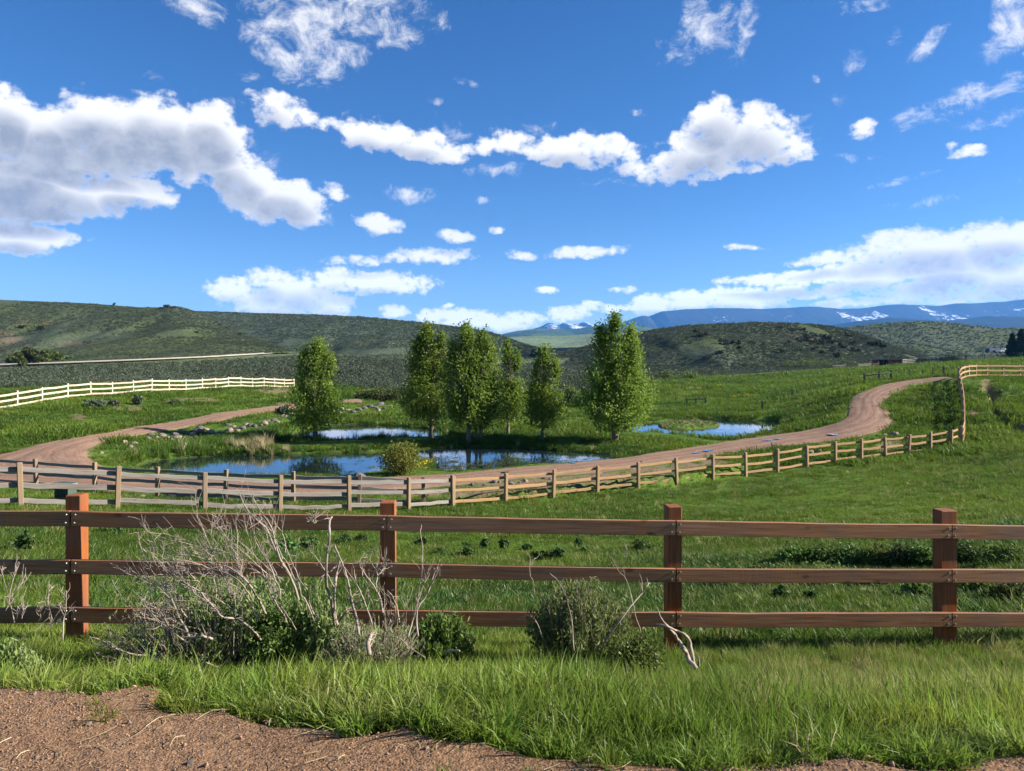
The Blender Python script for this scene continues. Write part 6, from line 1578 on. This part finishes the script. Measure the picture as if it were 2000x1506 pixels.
# ------------------------------------------------------------------ rocks, far shrubs, sheds, cars, utility box
ORD = 'first second third fourth fifth sixth seventh eighth ninth tenth eleventh twelfth thirteenth fourteenth fifteenth sixteenth seventeenth eighteenth nineteenth twentieth'.split()
def nth(k):
    return ORD[k] if k < 20 else {2: 'twenty', 3: 'thirty', 4: 'forty'}[(k+1)//10] + ('-' + ORD[(k+1) % 10 - 1] if (k+1) % 10 else '')
ROCKS = [stone_mesh('boulder', 200+s, 'boulder', 0.3, 2, [(1,0.75,0.6),(1.2,0.7,0.5),(0.9,0.85,0.75),(1.35,0.7,0.55),(1,0.9,0.45)][s % 5]) for s in range(8)]
def rock(u, v, wpx, label, group, k, ymin=20.0, name='boulder'):
    b = hit(u, v, ymin); s = wpx*b[1]/F*(0.52 if 'riprap' in label or 'rubble' in label or 'heap' in label else 0.46)
    r = random.Random(k*13+5)
    o = link(name, ROCKS[k % 8]); o.location = (b[0], b[1], b[2]+s*0.18); o.scale = (s, s*1.1, s*1.05)
    o.rotation_euler = (r.uniform(-.35,.35), r.uniform(-.35,.35), r.uniform(0, 6.28))
    tag(o, label, 'rock', group)
n = 0
row = 'boulders along the bank below the left road'
for q, (u, v, w) in enumerate(sorted([(262,868,16),(255,874,14),(243,866,13),(290,859,15),(296,850,14),(306,857,12),(318,853,17),(329,857,14),(341,850,15),(347,857,20),(352,844,14),(366,849,12),(375,850,14),(384,842,16),(391,846,17),(394,838,15),(412,846,16),(420,853,14),(429,846,12),(437,849,17),
        (449,842,15),(446,832,14),(458,834,11),(464,842,12),(473,838,17),(481,831,13),(489,833,14),(497,834,15),(508,832,12),(517,829,16),(523,824,12),(536,822,14),(541,826,13),(552,815,14),(569,811,16),(566,818,12),(560,806,10),(198,886,12),(226,872,10),(404,840,12),(360,858,11),(335,862,12)])):
    rock(u, v, w, 'pale boulder, %s from left in the riprap below the left road' % nth(q), row, n); n += 1
row = 'boulders at the end of the left road'
for q, (u, v, w) in enumerate(sorted([(668,800,14),(680,803,12),(690,806,13),(700,802,14),(712,800,15),(722,797,16),(733,798,14),(742,792,16),(738,803,12),(750,800,12),(757,796,10),(664,808,10)])):
    rock(u, v, w, 'pale boulder, %s from left in the heap at the left road end' % nth(q), row, n); n += 1
row = 'rubble between the road and the tan fence'
rr = random.Random(4)
for k, u in enumerate(sorted(rr.uniform(905, 1300) for _ in range(49))):
    a = (u-905)/395
    v = (948 - 47*a) + rr.uniform(-7, 9)
    rock(u, v, rr.uniform(7, 15), 'grey stone, %s from left in the rubble behind the tan fence' % nth(k), row, n, 29.5); n += 1
for (u, v, w, lb) in [(1747,851,22,'lone grey boulder in the grass inside the road bend, left of the tan fence corner'),(1728,852,14,'smaller dark rock just left of the lone boulder inside the road bend'),(1581,886,24,'flat grey rock lying between road and tan fence, left of the lone boulder'),(1600,885,16,'dark rock touching the flat rock beside the tan fence'),
        (702,934,34,'flat pale rock on the road edge left of the round bush'),(333,973,22,'grey rounded rock between the two weathered fences'),(278,972,16,'smaller pale rock between the two weathered fences, left of the rounded one'),(1452,1228,30,'dark rock on the bare ground below the lowest front rail'),
        (1972,818,14,'left pale stone at the mouth of the eroded gully at the right edge'),(1981,820,12,'right pale stone at the mouth of the eroded gully at the right edge'),(725,1402,16,'reddish stone at the tip of a dirt notch in the grass edge')]:
    rock(u, v, w, lb, None, n, 2.0 if v > 1000 else 15); n += 1
for (u, v, w, lb) in [(371,1492,16,'largest loose stone on the dirt near the bottom edge'),(233,1496,9,'small loose stone on the dirt left of the largest one'),(265,1493,8,'tiny pinkish stone on the dirt left of the largest one'),(394,1473,10,'pinkish stone on the dirt above the largest one')]:
    y = -DIRT_Z*F/(v-H0)*1.0; s = w*y/F*0.5
    o = link('stone', ROCKS[n % 8]); o.location = ((u-U0)/F*y, y, DIRT_Z+s*0.2); o.scale = (s,)*3; o.rotation_euler = (0.2, 0.1, n); tag(o, lb, 'stone'); n += 1

# grass tufts standing alone on the dirt
o = link('grass_tuft', tuft('grass_tuft', 46, 0.05, 0.075, 0.005, 4, 'grass_near', 1.3, 5)); y = -DIRT_Z*F/(1405-H0); o.location = ((202-U0)/F*y, y, DIRT_Z+0.012); tag(o, 'single low grass tuft growing out of the bare dirt', 'grass tuft')

# -- dark shrubs dotted over the right hill, one object each
def hill_point(h, u, v):
    o, uu, X, Y, z, vp = HILLS[h]
    i = int(np.clip(round((u-uu[0])/(uu[1]-uu[0])), 0, len(uu)-1))
    j = int(np.argmin(np.abs(vp[i, :150]-v)))
    return Vector((X[i, j], Y[i, j], z[i, j]))
def clump_mesh(name, n, seed, mat, leaf):
    r = np.random.default_rng(seed); k = r.normal(0, 1, (5, 3))*np.array([.32,.32,.15])+np.array([0,0,.42])
    d = r.normal(0, 1, (n, 3)); d /= np.linalg.norm(d, axis=1, keepdims=True)
    C = k[r.integers(0, 5, n)] + d*np.array([.32,.32,.3])*(0.7+0.4*r.random(n))[:, None]
    C[:,2] = np.maximum(C[:,2], 0.0)
    v, q = leaf_cloud(C, leaf, r, 0, 1.3); return mesh_np(name, v, q, [MAT[mat]])
JUN = [clump_mesh('dark_shrub', 260, 300+k, 'leaf_juniper', 0.20) for k in range(5)]
rr = random.Random(9)
jl = [(1362,649,11),(1367,656,13),(1413,672,14),(1432,671,10),(1441,681,9),(1410,692,12),(1385,700,7),(1520,641,7),(1545,646,8),(1570,645,8),(1578,661,9),(1598,667,11),(1622,688,12),(1638,698,13),(1604,690,10),(1590,684,10),(1577,677,8),(1556,665,8),(1540,670,8),(1641,676,11),(1650,680,11),(1662,671,9),(1655,656,10),(1700,676,12),(1712,675,16),(1725,678,11),(1683,664,9)]
while len(jl) < 62:
    u = rr.gauss(1600, 70); v = rr.gauss(672, 14)
    if 1440 < u < 1740 and 644 < v < 705 and v > 640 + max(0, (u-1620))*0.33: jl.append((u, v, rr.uniform(5, 11)))
jj = []
for k, (u, v, w) in enumerate(jl):
    p = hill_point(2, u, v); s = w*p[1]/F
    o = link('hill_shrub', JUN[k % 5]); o.location = p - Vector((0,0,0.1*s)); o.scale = (s, s, s*0.85); o.rotation_euler = (0, 0, rr.uniform(0, 6.28))
    jj.append((u, v, o))
names = {}
for u, v, o in jj:
    names.setdefault(('upper' if v < 660 else 'middle' if v < 680 else 'lower', 'left' if u < 1480 else 'right' if u > 1630 else 'central'), []).append((u, o))
for (a, b), L_ in names.items():
    for k, (u, o) in enumerate(sorted(L_, key=lambda t: t[0])):
        tag(o, 'dark round shrub, %s from the left on the %s %s part of the right hill' % (nth(k), a, b), 'shrub', 'dark shrubs on the right hill')
HSL = ['dark shrub on top of the rocky knob of the left hill', 'dark shrub just left of the knob on the left hill crest', 'dark shrub just right of the knob top on the left hill crest', 'small dark shrub on the left hill crest well left of the knob', 'dark round shrub high on the far left slope, right one of two',
 'dark round shrub high on the far left slope, left one of two', 'lone dark shrub on the slope below the knob of the left hill', 'tiny dark shrub on the ridge running down right from the knob', 'small dark shrub low on the ridge running down from the knob', 'broad dark shrub clump in the valley gap at the foot of the right hill', 'small dark shrub beside the broad clump in the valley gap']
for k, (u, v, w, h) in enumerate([(328,601,9,0),(322,603,7,0),(340,603,6,0),(224,596,6,0),(82,645,12,0),(42,642,10,0),(385,651,7,0),(425,636,5,0),(470,655,7,0),(1052,668,26,2),(1040,670,14,2)]):
    p = hill_point(h, u, v); s = w*p[1]/F
    o = link('hill_shrub', JUN[k % 5]); o.location = p; o.scale = (s, s, s*0.8)
    tag(o, HSL[k], 'shrub', 'dark shrubs on the left hill' if h == 0 else 'dark shrubs in the gap')

# -- little aspen grove at the far left, conifers at the right edge
for k, (u, v, h, w) in enumerate([(22,713,20,14),(36,713,26,16),(52,712,34,22),(66,712,30,20),(88,712,30,24),(104,711,26,20),(116,711,22,14),(76,713,18,16),(134,710,14,16),(150,709,12,14),(44,714,16,12)]):
    small_tree(u, v+2, h, w, 'leaf_willow', 'young green tree, %s from the left in the grove beside the far left gravel road' % nth([22,36,44,52,66,76,88,104,116,134,150].index(u)), 'grove_tree', 'grove at the foot of the left hill', 400+k, 100, 700, 0.75)
for k, (u, v, h, w, lb) in enumerate([(1977,690,46,22,'dark conifer at the right edge, left one of the pair'),(1995,692,54,30,'taller dark conifer cut by the right edge of the photo'),(2022,692,56,30,'dark conifer outside the right edge')]):
    small_tree(u, v, h, w, 'leaf_conifer', lb, 'conifer_tree', None, 420+k, 150, 2200, 0.9, True)
shrub(1985, 693, 10, 34, 'leaf_golden', 'yellow green shrub at the foot of the conifers at the right edge', 430, 'roadside_shrub', 'shrub', None, 500, 0.6, 150)
shrub(1850, 699, 7, 60, 'leaf_juniper', 'low dark hedge of brush behind the corral fence', 431, 'roadside_shrub', 'shrub', None, 500, 0.6, 150)
for k, (u, v, w, h, lb) in enumerate([(188,797,44,15,'wide grey sagebrush on the grassy rise below the pale fence'),(222,793,20,12,'small sagebrush right of the wide one below the pale fence'),(269,791,18,18,'grey sagebrush in the middle of the rise below the pale fence'),(338,790,14,6,'tiny dark sagebrush near the middle of the rise'),(551,809,26,12,'dark sagebrush at the road edge left of the first poplar')]):
    shrub(u, v, h, w, 'leaf_sage', lb, 440+k, 'sage_shrub', 'shrub', None, 900, 0.14, 40, nst=24, clump=0.12)

# -- green utility box behind the weathered fence
def utility_box():
    b = hit(128, 981, 18); s = b[1]/F
    W, D, Hh = 40*s, 18*s, 38*s
    rt = empty('utility_box', b, 'dark green utility cabinet in the grass behind the weathered fence', 'utility box', None, math.radians(-24))
    g = Geo(); g.add(box_v(-W/2, W/2, -D/2, D/2, -0.05, Hh-0.08), BOXF); link('cabinet', g.mesh('cabinet', [MAT['box_green']]), rt)
    g = Geo(); t = box_v(-W/2-.03, W/2+.03, -D/2-.03, D/2+.03, Hh-0.077, Hh); t[4:, :2] *= 0.93; g.add(t, BOXF); link('lid', g.mesh('lid', [MAT['box_green']]), rt)
    for k in range(7):
        x = -W/2 + W*(0.12+0.76*k/6); g = Geo(); g.add(box_v(x-.018, x+.018, -D/2-.012, -D/2-.002, 0.05, Hh*0.72), BOXF); link('vent_slat', g.mesh('vent_slat', [MAT['box_grille']]), rt)
utility_box()

# -- red sheds and corral rails far off at the right
def shed(u0, u1, v, hpx, label, Y=None, open_front=True):
    a = hit(u0, v, 150); b_ = hit(u1, v, 150); Y = a[1]; s = Y/F
    W = (u1-u0)*s; Hh = hpx*s; D = W*0.55
    rt = empty('shed', a, label, 'shed')
    def part(name, v_, m): g = Geo(); g.add(v_, BOXF); link(name, g.mesh(name, [MAT[m]]), rt)
    part('back_wall', box_v(0, W, D-.15, D, 0, Hh*0.9), 'red_board')
    part('left_wall', box_v(0, .15, 0, D-.15, 0, Hh*0.93), 'red_board'); part('right_wall', box_v(W-.15, W, 0, D-.15, 0, Hh*0.93), 'red_board')
    nb = 9
    for k in range(nb):
        x0 = W*0.40 + (W*0.6-.15)*k/nb
        part('wall_board', box_v(x0+.02, x0+(W*0.6-.15)/nb, -.06 + 0.03*(k % 2), .09, 0, Hh*0.94), 'red_board')
    part('post', box_v(W*0.19, W*0.22, 0, .2, 0, Hh*0.94), 'red_board')
    r = box_v(-.35, W+.35, -.6, D+.3, Hh*0.94, Hh); r[[2,3,6,7], 2] -= Hh*0.12
    part('roof', r, 'roof_sheet')
    return a
shed(1716, 1762, 714, 13, 'low red shed with one open bay, nearer one at the top of the meadow')
shed(1796, 1842, 705, 10, 'farther red shed behind the pale corral rails')
def corral(us, vs, top, label, mats, nr=3, ymin=150):
    pts = [tuple(hit(u, v, ymin)) for u, v in zip(us, vs)]
    rail_fence('corral_fence', pts, label, 0.28, top, [top*(0.3+0.33*k) for k in range(nr)], 0.26, mats, 0.02, None, -1, 0.02, 0.0, 0.0, 0.08)
corral([1811,1817,1824,1832,1842], [708,707.5,707,706.5,706], 2.4, 'short run of white rails in front of the farther red shed', ('pale_rail', 'pale_rail'))
corral([1762,1770,1779,1790,1800,1811], [712,711,710.5,709.5,708.5,708], 1.9, 'grey corral fence between the two red sheds', ('grey_rail', 'grey_post'))
corral([1842,1856,1870,1886], [703,702,701,700.5], 1.7, 'brown corral fence right of the farther red shed', ('bark', 'bark'), 2)
corral([1887,1899,1911,1923,1935,1947], [700,699,698.5,698,697,696.5], 1.9, 'pale topped corral fence below the parked cars', ('pale_rail', 'bark'), 2)
corral([1947,1960,1975,1990,2010], [697,696,695.5,695,694.5], 1.7, 'brown rail fence in front of the conifers', ('bark', 'bark'), 2)
corral([1600,1625,1650,1675,1700,1716], [721,720,718.5,717,715.5,714.5], 1.6, 'dark low corral fence along the meadow left of the nearer red shed', ('bark', 'bark'), 2)

# -- three parked cars, far off
def car(u, v, label, body, kind, yaw, k):
    p = hit(u, v, 200); p[1] += 12; p[0] = (u-U0)/F*p[1]; p[2] = (H0-v)/F*p[1]
    rt = empty('parked_car', p, label, 'car', None, yaw)
    L, W = 4.9, 1.9
    if kind == 'truck': prof = [(-2.6,.55),(-2.6,1.15),(-0.7,1.2),(-0.55,1.85),(0.75,1.9),(1.35,1.25),(2.5,1.1),(2.6,.5)]
    elif kind == 'van': prof = [(-2.5,.5),(-2.5,1.2),(-2.3,2.0),(0.9,2.0),(1.6,1.3),(2.4,1.15),(2.5,.5)]
    else: prof = [(-2.4,.5),(-2.4,1.05),(-1.9,1.15),(-1.2,1.65),(0.5,1.68),(1.2,1.15),(2.3,1.0),(2.4,.5)]
    n = len(prof); a = np.array([(x, -W/2, z) for x, z in prof]); b = np.array([(x, W/2, z) for x, z in prof])
    hi = a[:,2] > 1.4; a[hi, 1] += .18; b[hi, 1] -= .18
    j = np.arange(n); j2 = (j+1) % n
    link('body', mesh_np('body', np.vstack([a, b]), [np.stack([j, j2, n+j2, n+j], -1), np.array([list(range(n))[::-1]]), np.array([[n+i for i in range(n)]])], [MAT[body]]), rt)
    for sy in (-1, 1):
        for sx in (-1.5, 1.5):
            g = Geo(); th = np.arange(12)/12*2*math.pi
            c = np.column_stack([sx+np.cos(th)*.38, np.full(12, sy*(W/2-.2)), .38+np.sin(th)*.38]); d = c.copy(); d[:,1] = sy*(W/2+.02)
            q = np.arange(12); q2 = (q+1) % 12
            g.add(np.vstack([c, d]), [np.stack([q, q2, 12+q2, 12+q], -1), np.array([list(range(12))]), np.array([[12+i for i in range(12)]])]); link('wheel', g.mesh('wheel', [MAT['tyre_rubber']]), rt)
        z0, z1 = (1.28, 1.8) if kind != 'sedan' else (1.2, 1.58)
        g = Geo(); yy = sy*(W/2-.12); g.add(box_v(-1.0, 0.6, min(yy, yy+sy*.03)-.0, max(yy, yy+sy*.03), z0, z1), BOXF); link('side_window', g.mesh('side_window', [MAT['car_glass']]), rt)
car(1936, 690, 'dark blue parked vehicle, leftmost by the conifers', 'car_blue', 'van', 0.4, 0)
car(1949, 690, 'silver parked vehicle in the middle by the conifers', 'car_silver', 'sedan', 1.0, 1)
car(1961, 689, 'white parked pickup nearest the conifers', 'car_white', 'truck', 0.2, 2)
# ------------------------------------------------------------------ the air
def build_haze():
    v = box_v(-16000, 16000, -900, 15500, -28, 1020)
    m = bpy.data.materials.new('haze_air'); m.use_nodes = True; t = m.node_tree; t.nodes.clear()
    o = t.nodes.new('ShaderNodeOutputMaterial'); p = t.nodes.new('ShaderNodeVolumePrincipled')
    p.inputs['Color'].default_value = (0.10, 0.38, 1.0, 1); p.inputs['Density'].default_value = 4.8e-5; p.inputs['Anisotropy'].default_value = 0.1
    t.links.new(p.outputs[0], o.inputs['Volume'])
    tag(link('haze', mesh_np('haze', v, BOXF, [m])), 'blue haze that the far mountains fade into', 'haze', kind='stuff')
build_haze()
